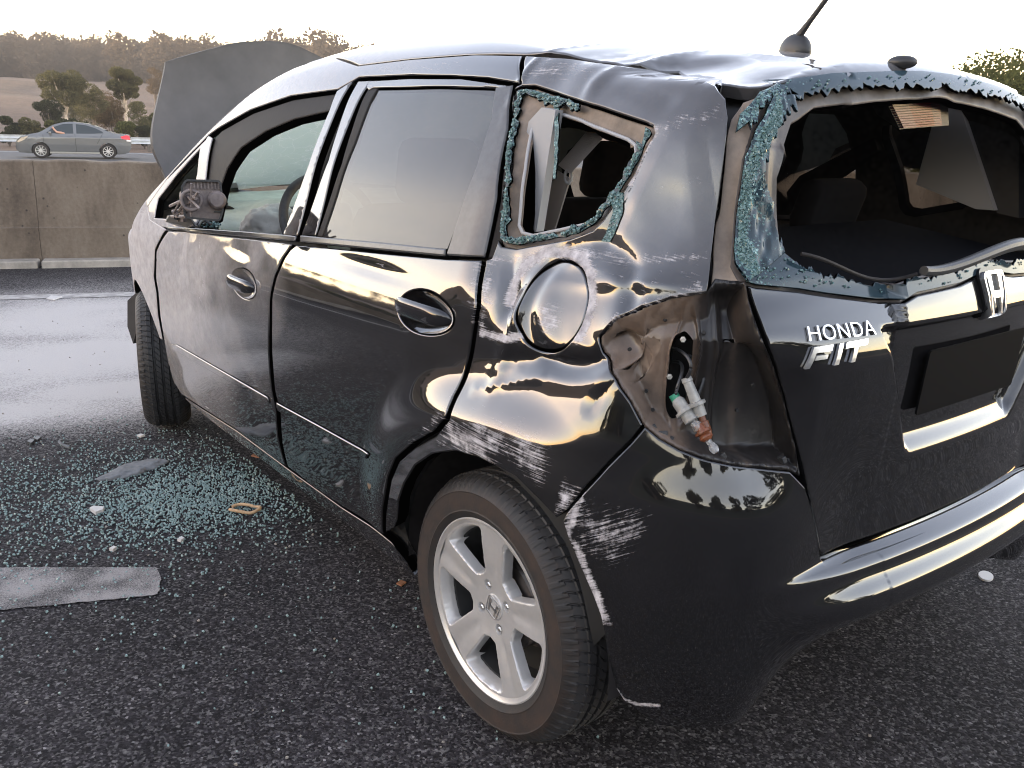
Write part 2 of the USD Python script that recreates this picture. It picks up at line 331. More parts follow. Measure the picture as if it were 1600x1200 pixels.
# ------------------------------------------------------------------ materials of the car
def paint(name, angle=0.0, dust=(.46, .435, .43), col=(.0022, .0021, .0023), streak=1.0):
    """Black clear-coated paint; masks.r = scratches, masks.g = white powder, masks.b = road dirt."""
    return mat(name, {
        'p': ('principled_bsdf', {'base_color': col, 'roughness': .04, 'ior': 1.62, 'coat_weight': 1.0, 'coat_roughness': .02}),
        'm': ('attribute', {'attribute': 'masks'}), 'sp': ('separate_color', {}),
        'tc': ('texture_coordinate', {}),
        'mp': ('mapping', {'mapping_type': 'point', 'rotation': (0, 0, angle), 'scale': (1, 1, 1)}),
        'mp2': ('mapping', {'mapping_type': 'point', 'scale': (8.5*streak, 240, 1)}),
        'sn': ('noise_texture', {'scale': 1.0, 'detail': 5.0, 'roughness': .72, 'distortion': .25}), 'bk': ('noise_texture', {'scale': 34.0, 'detail': 4.0, 'roughness': .7}), 'bs': ('math', {'math_type': 'multiply_add', 'value2': .42, 'value3': -.20}), 'ba': ('math', {'math_type': 'add'}), 'bz': ('math', {'math_type': 'greater_than', 'value2': .02}), 'bmq': ('math', {'math_type': 'multiply'}), 'scr': ('rgb_ramp', {'ramp': [(.3, (.20, .185, .19)), (.7, (.62, .59, .60))]}),
        'sadd': ('math', {'math_type': 'add'}), 'sthr': ('map_range', {'from_min': .88, 'from_max': 1.10, 'to_min': 0.0, 'to_max': 1.0, 'clamp': True}),
        'sd': ('diffuse_bsdf', {'color': (.60, .57, .59)}),
        'dn': ('noise_texture', {'scale': 28.0, 'detail': 6.0, 'roughness': .7}),
        'dn2': ('noise_texture', {'scale': 420.0, 'detail': 2.0}),
        'dm': ('math', {'math_type': 'multiply_add', 'value2': .9, 'value3': .42}), 'dmul': ('math', {'math_type': 'multiply'}),
        'bm': ('map_range', {'from_min': .60, 'from_max': .78, 'to_min': .0, 'to_max': .16, 'clamp': True}), 'bmul': ('math', {'math_type': 'multiply'}),
        'dsum': ('math', {'math_type': 'add', 'use_clamp': True}), 'film': ('math', {'math_type': 'add', 'value2': .0010}),
        'dd': ('diffuse_bsdf', {'color': dust}),
        'wn': ('noise_texture', {'scale': 7.0, 'detail': 2.0}), 'bmp': ('bump', {'strength': .05, 'distance': .01}),
        'x1': ('mix_closure', {}), 'x2': ('mix_closure', {})},
        [('m.color', 'sp.color'), ('tc.UV', 'mp.vector'), ('mp.vector', 'mp2.vector'), ('mp2.vector', 'sn.vector'), ('tc.UV', 'bk.vector'), ('bk.fac', 'bs.value1'), ('bs.value', 'ba.value1'), ('sp.r', 'ba.value2'), ('sp.r', 'bz.value1'), ('ba.value', 'bmq.value1'), ('bz.value', 'bmq.value2'), ('bk.fac', 'scr.fac'), ('scr.color', 'sd.color'), ('sn.fac', 'sadd.value1'), ('bmq.value', 'sadd.value2'), ('sadd.value', 'sthr.value'),
         ('tc.object', 'dn.vector'), ('tc.object', 'dn2.vector'), ('tc.object', 'wn.vector'), ('wn.fac', 'bmp.height'), ('bmp.normal', 'p.normal'),
         ('dn.fac', 'dm.value1'), ('dm.value', 'dmul.value1'), ('sp.g', 'dmul.value2'), ('dn2.fac', 'bm.value'), ('bm.result', 'bmul.value1'), ('sp.b', 'bmul.value2'),
         ('dmul.value', 'dsum.value1'), ('bmul.value', 'dsum.value2'), ('dsum.value', 'film.value1'),
         ('film.value', 'x1.fac'), ('p.BSDF', 'x1.closure1'), ('dd.BSDF', 'x1.closure2'), ('sthr.result', 'x2.fac'), ('x1.closure', 'x2.closure1'), ('sd.BSDF', 'x2.closure2')], surface='x2.closure')
M = {}
M['paint'] = paint('black_paint', 0.0)
M['paint_quarter'] = paint('black_paint_scraped_quarter', -.05)
M['paint_arch'] = paint('black_paint_scraped_arch', .42)
M['paint_bumper'] = paint('black_paint_scraped_bumper', .28)
M['paint_roof'] = paint('black_paint_scraped_roof', -.12)
M['black'] = plain('matte_black', (.008, .008, .008), .75)
M['rubber'] = plain('black_rubber', (.016, .014, .0135), .6, ior=1.25, bump=.25, bscale=90)
M['plastic'] = plain('black_plastic', (.02, .02, .021), .38, bump=.15, bscale=300)
M['satin'] = plain('satin_trim', (.05, .05, .052), .22, var=.2, vscale=60)
M['grimy'] = plain('grimy_metal', (.06, .05, .045), .42, var=.75, vscale=14, bump=.2, bscale=60)
M['dusty_strip'] = plain('dusty_gutter', (.20, .155, .12), .6, var=.35, vscale=18, bump=.2, bscale=80)
M['cavity'] = mat('lamp_recess_paint', {'tc': ('texture_coordinate', {}), 'm': ('attribute', {'attribute': 'masks'}), 'sp': ('separate_color', {}), 'n': ('noise_texture', {'scale': 11.0, 'detail': 7.0, 'roughness': .7}), 'n2': ('noise_texture', {'scale': 60.0, 'detail': 3.0}),
    'mu': ('math', {'math_type': 'multiply_add', 'value2': .75}), 'ng': ('math', {'math_type': 'subtract', 'value2': .42}), 'r': ('rgb_ramp', {'ramp': [(0, (.008, .0072, .007)), (.35, (.022, .018, .016)), (.75, (.085, .062, .048)), (1, (.15, .11, .085))]}), 'b': ('bump', {'strength': .2, 'distance': .003}), 'p': ('principled_bsdf', {'roughness': .33})},
    [('m.color', 'sp.color'), ('tc.object', 'n.vector'), ('tc.object', 'n2.vector'), ('n.fac', 'ng.value1'), ('sp.r', 'mu.value1'), ('ng.value', 'mu.value3'), ('mu.value', 'r.fac'), ('r.color', 'p.base_color'), ('n2.fac', 'b.height'), ('b.normal', 'p.normal')])
M['chrome'] = plain('chrome', (.82, .82, .84), .06, metal=1.0)
M['dark_chrome'] = plain('dark_chrome', (.25, .24, .25), .14, metal=1.0)
M['satin_chrome'] = plain('satin_chrome_badge', (.74, .74, .75), .26, metal=1.0)
M['steel'] = plain('steel', (.55, .54, .52), .3, metal=1.0, var=.25, vscale=60)
M['alloy'] = plain('alloy_wheel_paint', (.50, .485, .47), .32, metal=.5, var=.10, vscale=12, bump=.05, bscale=120)
M['white_plastic'] = plain('grey_white_plastic', (.26, .255, .24), .45, var=.25, vscale=60)
M['green_plastic'] = plain('green_plastic', (.03, .22, .13), .4)
M['amber'] = plain('rust_amber_plastic', (.13, .042, .018), .35, var=.4, vscale=60)
M['bulb'] = plain('bulb_glass', (.9, .9, .9), .02, extra={'transmission_weight': .9})
M['trim_grey'] = plain('grey_interior_trim', (.34, .34, .35), .55, bump=.1, bscale=300)
M['pale_red_lens'] = plain('pale_red_lens', (.11, .036, .040), .3)
M['belt_web'] = plain('seat_belt_webbing', (.30, .275, .27), .7, bump=.5, bscale=500)
M['seat'] = plain('dark_seat_cloth', (.011, .0105, .011), .95, ior=1.08, var=.08, vscale=40, bump=.4, bscale=400)
M['headliner'] = plain('headliner_cloth', (.035, .032, .030), .95, ior=1.08)
M['carpet'] = plain('cargo_carpet', (.0065, .007, .009), .95, ior=1.08, bump=.5, bscale=500)
M['dash'] = plain('powdered_dashboard', (.46, .50, .44), .75, var=.25, vscale=9)
M['powder'] = plain('white_powder', (.66, .66, .64), .95, var=.1, vscale=30, bump=.3, bscale=80)
M['badge_black'] = plain('badge_black', (.01, .01, .011), .12)
M['plate_black'] = plain('blank_plate_black', (.005, .005, .0055), .6, ior=1.08)
M['red_lens'] = plain('red_lens', (.20, .010, .016), .3, extra={'transmission_weight': .25})
M['clear_lens'] = plain('clear_lens', (.62, .52, .40), .12, extra={'transmission_weight': .25})
def glassy(name, tint, crack=0.0, dust=.02, rough=.02, dcol=(.5, .5, .5)):
    """Window pane: tinted see-through with fresnel reflection and a film of dust."""
    return mat(name, {'t': ('transparent_bsdf', {'color': tint}), 'g': ('glossy_bsdf', {'color': (1, 1, 1), 'roughness': rough}), 'f': ('fresnel', {'IOR': 1.52}), 'x': ('mix_closure', {}),
        'd': ('diffuse_bsdf', {'color': dcol}), 'x2': ('mix_closure', {}), 'tc': ('texture_coordinate', {}), 'n': ('noise_texture', {'scale': 7.0, 'detail': 6.0}),
        'r': ('map_range', {'from_min': .3, 'from_max': .7, 'to_min': dust*.5, 'to_max': dust*1.5, 'clamp': True})},
        [('f.fac', 'x.fac'), ('t.BSDF', 'x.closure1'), ('g.BSDF', 'x.closure2'), ('tc.object', 'n.vector'), ('n.fac', 'r.value'), ('r.result', 'x2.fac'), ('x.closure', 'x2.closure1'), ('d.BSDF', 'x2.closure2')], surface='x2.closure')
M['tint'] = glassy('dark_tinted_glass', (.05, .05, .05), dust=.03)
M['tint_far'] = glassy('tinted_far_glass', (.50, .43, .36), dust=.01)
M['clear'] = glassy('clear_glass', (.8, .86, .83), dust=.02)
def crushed(name, base, speck, scale=260.0, lo=.42, hi=.62):
    """Shattered tempered glass held on its film: teal granules and dark gaps. masks.r = how crushed."""
    return mat(name, {'tc': ('texture_coordinate', {}), 'v': ('voronoi_texture', {'scale': scale, 'feature': 'f1'}), 've': ('voronoi_texture', {'scale': scale, 'feature': 'distance_to_edge'}),
        'm': ('attribute', {'attribute': 'masks'}), 'sp': ('separate_color', {}), 'sc': ('separate_color', {}),
        'n': ('noise_texture', {'scale': 30.0, 'detail': 4.0}), 'a': ('math', {'math_type': 'multiply_add', 'value2': .5}),
        'a2': ('math', {'math_type': 'multiply_add', 'value2': .45}), 'thr': ('map_range', {'from_min': .72, 'from_max': .86, 'to_min': 0., 'to_max': 1., 'clamp': True}),
        'cr': ('rgb_ramp', {'ramp': [(0, speck), (.6, tuple(c*.55 for c in speck)), (1, tuple(min(1, c*1.7+.1) for c in speck))]}),
        'b': ('bump', {'strength': .9, 'distance': .003}), 'p1': ('principled_bsdf', {'base_color': base, 'roughness': .09}), 'p2': ('principled_bsdf', {'roughness': .18}), 'x': ('mix_closure', {})},
        [('tc.object', 'v.vector'), ('tc.object', 've.vector'), ('tc.object', 'n.vector'), ('m.color', 'sp.color'), ('v.color', 'sc.color'), ('sc.g', 'cr.fac'), ('cr.color', 'p2.base_color'), ('v.distance', 'b.height'), ('b.normal', 'p2.normal'),
         ('n.fac', 'a.value1'), ('sp.r', 'a.value3'), ('sc.r', 'a2.value1'), ('a.value', 'a2.value3'), ('a2.value', 'thr.value'), ('thr.result', 'x.fac'), ('p1.BSDF', 'x.closure1'), ('p2.BSDF', 'x.closure2')], surface='x.closure')
M['crushed'] = crushed('shattered_glass', (.012, .022, .028), (.085, .165, .165))
M['windscreen'] = mat('cracked_windscreen', {'tc': ('texture_coordinate', {}), 'v': ('voronoi_texture', {'scale': 14.0, 'feature': 'distance_to_edge'}), 'n': ('noise_texture', {'scale': 4.0, 'detail': 6.0}),
    'ad': ('vector_math', {'math_type': 'multiply_add', 'vector2': (.35, .35, .35)}), 'r': ('rgb_ramp', {'ramp': [(0, (.80, .87, .81)), (.012, (.66, .76, .68)), (.03, (.58, .70, .61)), (1, (.54, .67, .58))]}),
    'd': ('diffuse_bsdf', {}), 't': ('translucent_bsdf', {}), 'x': ('mix_closure', {'fac': .62}), 'tr': ('transparent_bsdf', {'color': (.86, .96, .88)}), 'x2': ('mix_closure', {'fac': .55})},
    [('tc.object', 'n.vector'), ('n.color', 'ad.vector1'), ('tc.object', 'ad.vector3'), ('ad.vector', 'v.vector'), ('v.distance', 'r.fac'), ('r.color', 'd.color'), ('r.color', 't.color'), ('d.BSDF', 'x.closure1'), ('t.BSDF', 'x.closure2'), ('tr.BSDF', 'x2.closure1'), ('x.closure', 'x2.closure2')], surface='x2.closure')
M['tyre'] = mat('dusty_tyre', {'tc': ('texture_coordinate', {}), 'm': ('attribute', {'attribute': 'masks'}), 'sp': ('separate_color', {}), 'n': ('noise_texture', {'scale': 26.0, 'detail': 6.0, 'roughness': .7}),
    'mu': ('math', {'math_type': 'multiply'}), 'r': ('map_range', {'from_min': .30, 'from_max': .72, 'to_min': 0., 'to_max': 1., 'clamp': True}), 'c': ('mix_color', {'a': (.013, .012, .012), 'b': (.040, .0235, .0165)}), 'p': ('principled_bsdf', {'roughness': .62}),
    'bn': ('noise_texture', {'scale': 160.0, 'detail': 3.0}), 'b': ('bump', {'strength': .25, 'distance': .002})},
    [('tc.object', 'n.vector'), ('m.color', 'sp.color'), ('n.fac', 'mu.value1'), ('sp.r', 'mu.value2'), ('mu.value', 'r.value'), ('r.result', 'c.fac'), ('c.result', 'p.base_color'), ('tc.object', 'bn.vector'), ('bn.fac', 'b.height'), ('b.normal', 'p.normal')])
# ------------------------------------------------------------------ the wrecked hatchback
CAR = thing('wrecked_hatchback', 'wrecked glossy black hatchback with scraped side, raised bonnet and shattered windows', 'car')
def area_mask(uv, poly, fall):
    """1 inside the chart polygon, falling to 0 over fall metres outside."""
    ring = np.vstack([dens(r, .01) for r in rings(poly)]); d, _ = cKDTree(ring).query(uv)
    return np.where(contains_xy(poly, uv[:, 0], uv[:, 1]), np.clip(.6+d/fall*.4, 0, 1), np.clip(.6-d/fall*.6, 0, 1))
def line_mask(uv, px, w):
    d, _ = cKDTree(dens_line(W(px), .004)).query(uv); return np.clip(1-d/w, 0, 1)
def dens_line(p, h):
    out = [p[:1]]
    for a, b in zip(p[:-1], p[1:]):
        n = max(1, int(np.linalg.norm(b-a)/h)); out.append(a+(b-a)*np.arange(1, n+1)[:, None]/n)
    return np.vstack(out)
def powder(uv):
    x = uv[:, 0]-S0; z = uv[:, 1]
    n = meshkit.fbm(np.stack([x*6, z*6, 0*x], -1), 3, 9)
    p = 1.15*sstep(.95, 1.9, x+.6*(n-.5)+.7*(z-.75))
    return np.clip(p*(1.0-.68*sstep(.66, .38, z-.12*(n-.5))), 0, 1)
def base_masks(V, uv, scr=None):
    x = uv[:, 0]-S0; z = uv[:, 1]
    s = np.zeros(len(uv)) if scr is None else scr
    dirt = .12+.55*sstep(.75, .3, z)+.2*sstep(.6, 2., x)
    return np.stack([s, np.maximum(powder(uv)*.85*(1-.6*sstep(1.15, 1.3, z)), .075*sstep(1.0, 1.15, z)*sstep(.25, .05, x)), dirt], -1)
PX = {}
PX['front_door'] = [(262, 360), (300, 362), (380, 371), (438, 377), (457, 380), (447, 395), (440, 405), (428, 432), (421, 466), (420, 550), (424, 611), (431, 643), (434, 685), (447, 730), (425, 716), (367, 671), (320, 641), (285, 618), (272, 598), (262, 565), (256, 530), (250, 494), (247, 457), (243, 433), (244, 391), (252, 374)]
PX['rear_door'] = [(463, 381), (600, 394), (693, 402), (754, 404), (749, 433), (745, 480), (738, 527), (729, 573), (708, 620), (696, 653), (677, 676), (645, 694), (618, 717), (606, 746), (600, 783), (598, 837), (530, 790), (490, 762), (450, 731), (440, 690), (437, 643), (429, 611), (424, 550), (424, 466), (431, 433), (445, 401), (454, 388)]
PX['quarter'] = [(757, 404), (752, 433), (748, 480), (741, 527), (732, 573), (712, 621), (700, 655), (681, 679), (649, 697), (622, 720), (610, 748), (604, 783), (601, 834), (616, 826), (621, 813), (623, 783), (632, 757), (649, 729), (675, 711.5), (710, 707), (745, 716), (775, 731), (805, 748), (840, 783), (868, 812), (885, 799), (915, 762), (950, 725), (985, 690), (1006, 664), (985, 625), (960, 585), (942, 550), (936, 528), (945, 517), (960, 500), (1000, 482), (1050, 468), (1105, 460), (1108, 440), (1112, 400), (1118, 350), (1125, 300), (1130, 260), (1136, 210), (1138, 180), (1134, 150), (1126, 130), (1060, 112), (1000, 101), (900, 88), (820, 83), (815, 110), (812, 130), (803, 134), (798, 160), (788, 260), (774, 380), (766, 402)]
PX['qwin'] = [(803, 157), (803, 140), (812, 136), (833, 135), (870, 147), (940, 170), (1005, 192), (1017, 198), (1020, 208), (987, 273), (970, 300), (940, 343), (925, 358), (890, 371), (807, 386), (785, 383), (778, 372), (780, 345), (787, 293)]
PX['qin'] = [(837, 170), (857, 167), (890, 177), (973, 212), (986, 222), (988, 233), (986, 248), (960, 300), (940, 330), (913, 347), (823, 365), (808, 361), (803, 350), (805, 330), (812, 260), (823, 193)]
PX['lamp'] = [(1008, 664), (985, 625), (960, 585), (942, 550), (936, 528), (945, 514), (960, 496), (1000, 478), (1050, 464), (1105, 456), (1118, 436), (1168, 440), (1180, 490), (1200, 548), (1224, 622), (1245, 700), (1254, 742), (1235, 733), (1150, 724), (1100, 714), (1060, 699), (1030, 682)]
LB = [(961, 1075), (974, 1095), (1009, 1103), (1075, 1101), (1145, 1090), (1228, 1057), (1294, 1027), (1381, 979), (1469, 917), (1556, 847)]
PX['front_window'] = [(339, 290), (349, 262), (371, 227), (409, 201), (453, 182), (515, 167), (480, 258), (441, 366), (380, 361), (318, 356), (328, 335)]
PX['quarterlight'] = [(240, 340), (246, 310), (275, 272), (311, 232), (309, 262), (303, 287), (286, 325), (268, 342)]
PX['rear_glass'] = [(580, 137), (680, 135), (772, 138), (766, 180), (740, 262), (715, 330), (693, 387), (600, 379), (498, 370), (520, 305), (550, 220)]
PG = {k: WP(v) for k, v in PX.items()}
# chart curves that the photograph does not show: top of the side, sill, arches
def ztop(x): return _Rf(x)-.062
sx = lambda x: x+S0
ARCH_R = Point(S0, .30).buffer(.338, 48); ARCH_F = Point(S0+2.5, .30).buffer(.345, 48)
door_low = W([(285, 621), (367, 674), (447, 734), (530, 794), (598, 841)])
xs_ = np.linspace(-.28, 2.42, 60)
side_all = Polygon([(sx(x), ztop(x)) for x in xs_]+[(sx(2.42), .2), (sx(.32), .2), (sx(.32), .3), (sx(-.30), .3), (sx(-.55), .5), (sx(-.72), .8), (1.0, 1.0), (.86, 1.2), (.80, 1.40)])
# inner structure: dark shell 35 mm behind the skin, with the openings cut
holes = unary_union([PG['qin'].buffer(.012), PG['front_window'].buffer(.008), PG['quarterlight'].buffer(.01), PG['rear_glass'].buffer(.02), ARCH_R.buffer(.02), ARCH_F.buffer(.03), PG['lamp'].buffer(.05)])
sheet('body_shell', side_all.difference(holes), M['black'], CAR, h=.03, off=-.036, skirt=0, lip=0, gap=0)
sheet('body_shell', affinity.scale(side_all.difference(unary_union([PG['qin'].buffer(.012), PG['front_window'].buffer(.008), PG['quarterlight'].buffer(.01), PG['rear_glass'], ARCH_R, ARCH_F])), -1, 1, origin=(0, 0)), M['headliner'], CAR, h=.04, off=-.036, skirt=0, lip=0, gap=0)
# --- left side skins
def m_door(V, uv): return base_masks(V, uv)
scr_fd = lambda uv: np.clip(.62*line_mask(uv, [(312, 375), (316, 420), (318, 462)], .012)+.5*line_mask(uv, [(312, 465), (322, 505)], .008), 0, 1)
CUPS = {k: affinity.scale(Point(*W([p])[0]).buffer(1, 32), .098, .043) for k, p in (('rd', (661, 488)), ('fd', (380, 443)))}
fd = sheet('front_door', PG['front_door'].difference(CUPS['fd']), M['paint'], CAR, masks=lambda V, uv: base_masks(V, uv, scr_fd(uv)), h=.014, skirt=.03)
scr_rd = lambda uv: np.clip(.46*area_mask(uv, WP([(740, 405), (752, 405), (748, 470), (740, 520), (730, 470)]), .02)+.55*area_mask(uv, WP([(640, 690), (680, 665), (700, 640), (708, 615), (694, 630), (660, 672), (630, 695)]), .03)+.42*line_mask(uv, [(560, 410), (640, 420), (690, 424)], .006)+.3*line_mask(uv, [(560, 760), (590, 790)], .02), 0, 1)
rd = sheet('rear_door', PG['rear_door'].difference(CUPS['rd']), M['paint'], CAR, masks=lambda V, uv: base_masks(V, uv, scr_rd(uv)), h=.012, skirt=.03)
fuel_c = W([(861, 480)])[0]
fuel = affinity.scale(Point(*fuel_c).buffer(.084, 40), .94, 1.02)
Q = PG['quarter'].difference(PG['qwin']).difference(fuel)
def scr_q(uv):
    A = lambda px, f, v: v*area_mask(uv, WP(px), f)
    s = np.zeros(len(uv))
    for m_ in (A([(825, 92), (900, 96), (935, 112), (890, 125), (835, 122)], .05, .50), A([(1010, 185), (1060, 175), (1125, 165), (1130, 185), (1060, 205), (1015, 215)], .03, .45), A([(1040, 280), (1120, 265), (1118, 300), (1020, 300)], .04, .38),
               A([(760, 402), (900, 392), (1105, 395), (1105, 408), (900, 404), (770, 412)], .02, .55), A([(945, 500), (1000, 478), (1095, 440), (1100, 455), (1050, 464), (1000, 480), (950, 508)], .025, .62),
               A([(930, 420), (1100, 415), (1100, 450), (930, 480)], .05, .36), A([(752, 440), (760, 410), (775, 405), (770, 470), (757, 530), (748, 520)], .02, .5),
               A([(700, 650), (790, 660), (800, 690), (760, 735), (700, 700), (685, 690)], .05, .56), A([(800, 660), (860, 690), (850, 755), (815, 740), (790, 700)], .05, .55), A([(880, 745), (905, 770), (885, 798), (868, 800)], .03, .6),
               .9*line_mask(uv, [(800, 470), (805, 440), (822, 412), (850, 395), (880, 392), (908, 402), (924, 430), (926, 462), (918, 500), (905, 525)], .024), .75*line_mask(uv, [(752, 520), (790, 530), (830, 520)], .018),
               .8*line_mask(uv, [(1012, 198), (1022, 205), (1000, 250), (985, 285)], .014), .5*A([(845, 470), (880, 465), (885, 490), (850, 495)], .02, 1.0)):
        s = np.maximum(s, m_)
    return s
qp = sheet('rear_quarter_panel', Q, M['paint_quarter'], CAR, masks=lambda V, uv: base_masks(V, uv, scr_q(uv)), h=.008, skirt=.03, label='crumpled and scraped rear quarter panel')
sheet('fuel_flap', fuel, M['paint_quarter'], qp, masks=lambda V, uv: base_masks(V, uv, .55*np.exp(-((uv-fuel_c-[.0, -.02])**2).sum(1)/.04**2)), h=.007, gap=.001, off=lambda uv: -.004+.035*(uv[:, 0]-fuel_c[0]), skirt=.02)
# roof rail and A pillar
low = [(812, 131), (760, 122), (700, 118.5), (640, 117.5), (560, 121), (526, 140), (453, 150), (390, 172), (342, 199), (325, 211), (311, 226), (270, 267), (232, 307), (219, 346)]
lowuv = W(low); lowuv = lowuv[~np.isnan(lowuv).any(1)]
upx = W([(818, 84), (745, 83), (640, 91), (560, 101)]); upx = upx[~np.isnan(upx).any(1)]
ax = np.linspace(1.2, 2.42, 30)
rail = Polygon(list(map(tuple, lowuv))+[(sx(2.40), .97), (sx(2.43), ztop(2.43)+.02)]+[(sx(x), ztop(x)+.012) for x in ax[::-1]]+[tuple(p) for p in upx[::-1]]).buffer(0)
scr_r = lambda uv: .42*area_mask(uv, WP([(560, 105), (740, 92), (740, 112), (600, 116)]), .04)
sheet('roof_rail', rail, M['paint_roof'], CAR, masks=lambda V, uv: base_masks(V, uv, scr_r(uv)), h=.012, skirt=.02, gap=.002)
# fender
fen = Polygon([tuple(p) for p in W([(258, 358), (249, 373), (241, 390), (239, 433), (243, 457), (246, 494), (252, 526)])]+[(sx(2.17), .46)]+[(sx(2.5)+.345*math.cos(a), .30+.345*math.sin(a)) for a in np.radians(np.linspace(152, 20, 24))]+[(sx(3.0), .46), (sx(3.05), .74), (sx(2.9), .88), (sx(2.6), .955), (sx(2.43), 1.02), (sx(2.36), 1.06), (sx(2.30), .99), (sx(2.2), .93)]).buffer(0); fen = max(getattr(fen.buffer(-.0032), 'geoms', [fen]), key=lambda g: g.area).buffer(.0032)
sheet('front_wing', fen, M['paint'], CAR, masks=lambda V, uv: np.stack([0*uv[:, 0], np.clip(.25+powder(uv), 0, 1), .5+0*uv[:, 0]], -1), h=.014, skirt=.03, label='front wing dulled by white powder')
sheet('front_bumper', Polygon([(sx(2.97), .30), (sx(2.86), .36), (sx(2.92), .46), (sx(3.0), .46), (sx(3.05), .72), (sx(3.2), .66), (sx(3.25), .3)]), M['plastic'], CAR, h=.03, skirt=.02)
# --- door windows, frames, trims (left)
def part(name, px, m, parent, **k): return sheet(name, WP(px) if isinstance(px, list) else px, m, parent, **k)
bm = lambda V, uv: base_masks(V, uv)
part('window_pane', PX['rear_glass'], M['tint'], rd, h=.03, gap=0, off=-.010, skirt=.004, lip=0)
part('window_frame', WP([(556, 125), (640, 120), (720, 120), (800, 131), (798, 145), (772, 137), (680, 134.5), (581, 136.5), (574, 140)]), M['paint'], rd, masks=bm, gap=.0015, off=-.002, label='upper window frame')
part('window_frame', [(559, 125), (579, 124), (492, 369), (469, 368), (512, 250)], M['paint'], rd, masks=bm, gap=.001, off=-.001)
part('window_seal', [(579, 125), (588, 135), (552, 220), (522, 305), (500, 369), (491, 369), (530, 255)], M['rubber'], rd, gap=0, off=-.006, skirt=.01)
part('window_frame', [(773, 135), (801, 131), (793, 200), (776, 310), (757, 402), (695, 399), (717, 330), (742, 262), (766, 185)], M['satin'], rd, gap=.001, off=0.0, label='satin rear window post')
part('pillar_trim', [(803, 133), (814, 134), (803, 190), (795, 260), (780, 380), (768, 402), (758, 402), (778, 310), (795, 200)], M['rubber'], CAR, gap=0, off=-.008, skirt=.01)
part('belt_moulding', [(470, 367.5), (600, 379), (698, 389), (696, 401), (600, 391.5), (470, 378.5)], M['satin'], rd, gap=.0005, off=.004, skirt=.012)
part('belt_moulding', [(262, 353), (292, 355), (380, 361), (440, 366), (464, 369), (462, 377.5), (438, 375.5), (380, 370), (292, 362), (262, 358)], M['satin'], fd, gap=.0005, off=.004, skirt=.012)
part('window_frame', [(526, 141), (551, 124.5), (464, 369), (441, 367), (481, 258), (514, 172)], M['paint'], fd, masks=bm, gap=.001, off=0.0, h=.014)
part('window_seal', [(328, 217), (342, 201), (390, 174), (453, 152), (526, 141), (515, 168), (453, 183), (409, 202), (371, 228), (349, 262), (339, 290), (328, 340), (312, 351), (317, 300)], M['rubber'], fd, gap=0, off=-.012, skirt=.03)
part('window_frame', [(325, 211), (331, 215), (319, 290), (313, 340), (303, 353), (299, 340), (306, 285), (311, 236)], M['paint'], fd, masks=bm, gap=.0005, off=-.001, h=.014)
part('quarterlight_frame', WP([(219, 349), (232, 309), (270, 269), (311, 227), (325, 213), (318, 262), (310, 302), (300, 354), (262, 356)]).difference(PG['quarterlight']), M['paint'], CAR, masks=bm, gap=.0005, off=-.002, h=.014)
part('side_moulding', [(268, 537), (277, 538), (345, 577), (420, 620), (423, 631), (345, 588), (275, 548)], M['paint'], fd, masks=bm, gap=.0005, off=.007, skirt=.02, lip=.005)
part('side_moulding', [(433, 628), (500, 664), (560, 697), (578, 709), (574, 717), (555, 710), (500, 680), (436, 642)], M['paint'], rd, masks=bm, gap=.0005, off=.007, skirt=.02, lip=.005)
# sill
sill = Polygon(list(map(tuple, door_low))+[(sx(.40), .30), (sx(.36), .25), (sx(.40), .18), (sx(2.08), .18), (sx(2.16), .27)]).buffer(0)
sheet('sill', sill, M['paint'], CAR, masks=bm, h=.02, skirt=.02, off=-.004)
# door handles: cupped recess and grip
def handle(parent, px, hscale=1.0):
    c = W([px])[0]; e = .095*hscale
    cup = affinity.scale(Point(*c).buffer(1, 32), .0985, .0435)
    sheet('handle_cup', cup, M['paint'], parent, h=.006, gap=0, off=lambda uv: -.024*np.clip(1-(((uv-c)/[.0985, .0435])**2).sum(1), 0, 1)**.6, skirt=0, lip=0, masks=bm)
    n = 40; t = np.linspace(-1, 1, n); prof = []
    base = Wrap.point(np.stack([c[0]+t*.098, c[1]+0*t], 1)); nb = grad_f(base)
    ctr = base+nb*(.004+.016*(1-t**4))[:, None]
    k = 20; a = np.arange(k)*2*np.pi/k; w = .024*np.clip(1-np.abs(t)**5, 0, 1)**.5*.82+.0015; d = .011*np.clip(1-np.abs(t)**6, 0, 1)**.5+.001
    up = np.array([0, 0, 1.0])
    v = ctr[:, None]+up*(w[:, None]*np.sign(np.sin(a))*np.abs(np.sin(a))**.8)[:, :, None]+nb[:, None]*(d[:, None]*np.cos(a))[:, :, None]
    i, j = np.meshgrid(np.arange(n-1), np.arange(k), indexing='ij'); q = np.stack([i*k+j, i*k+(j+1) % k, (i+1)*k+(j+1) % k, (i+1)*k+j], -1).reshape(-1, 4)
    m = trimesh.Trimesh(v.reshape(-1, 3), np.vstack([q[:, [0, 1, 2]], q[:, [0, 2, 3]]]), process=False); m.fix_normals()
    return obj('door_handle', m, M['paint_plain'], parent, smooth=50)
M['paint_plain'] = plain('black_paint_plain', (.006, .006, .007), .05, ior=1.55, extra={'coat_weight': .6, 'coat_roughness': .02})
handle(rd, (661, 488)); handle(fd, (380, 443))
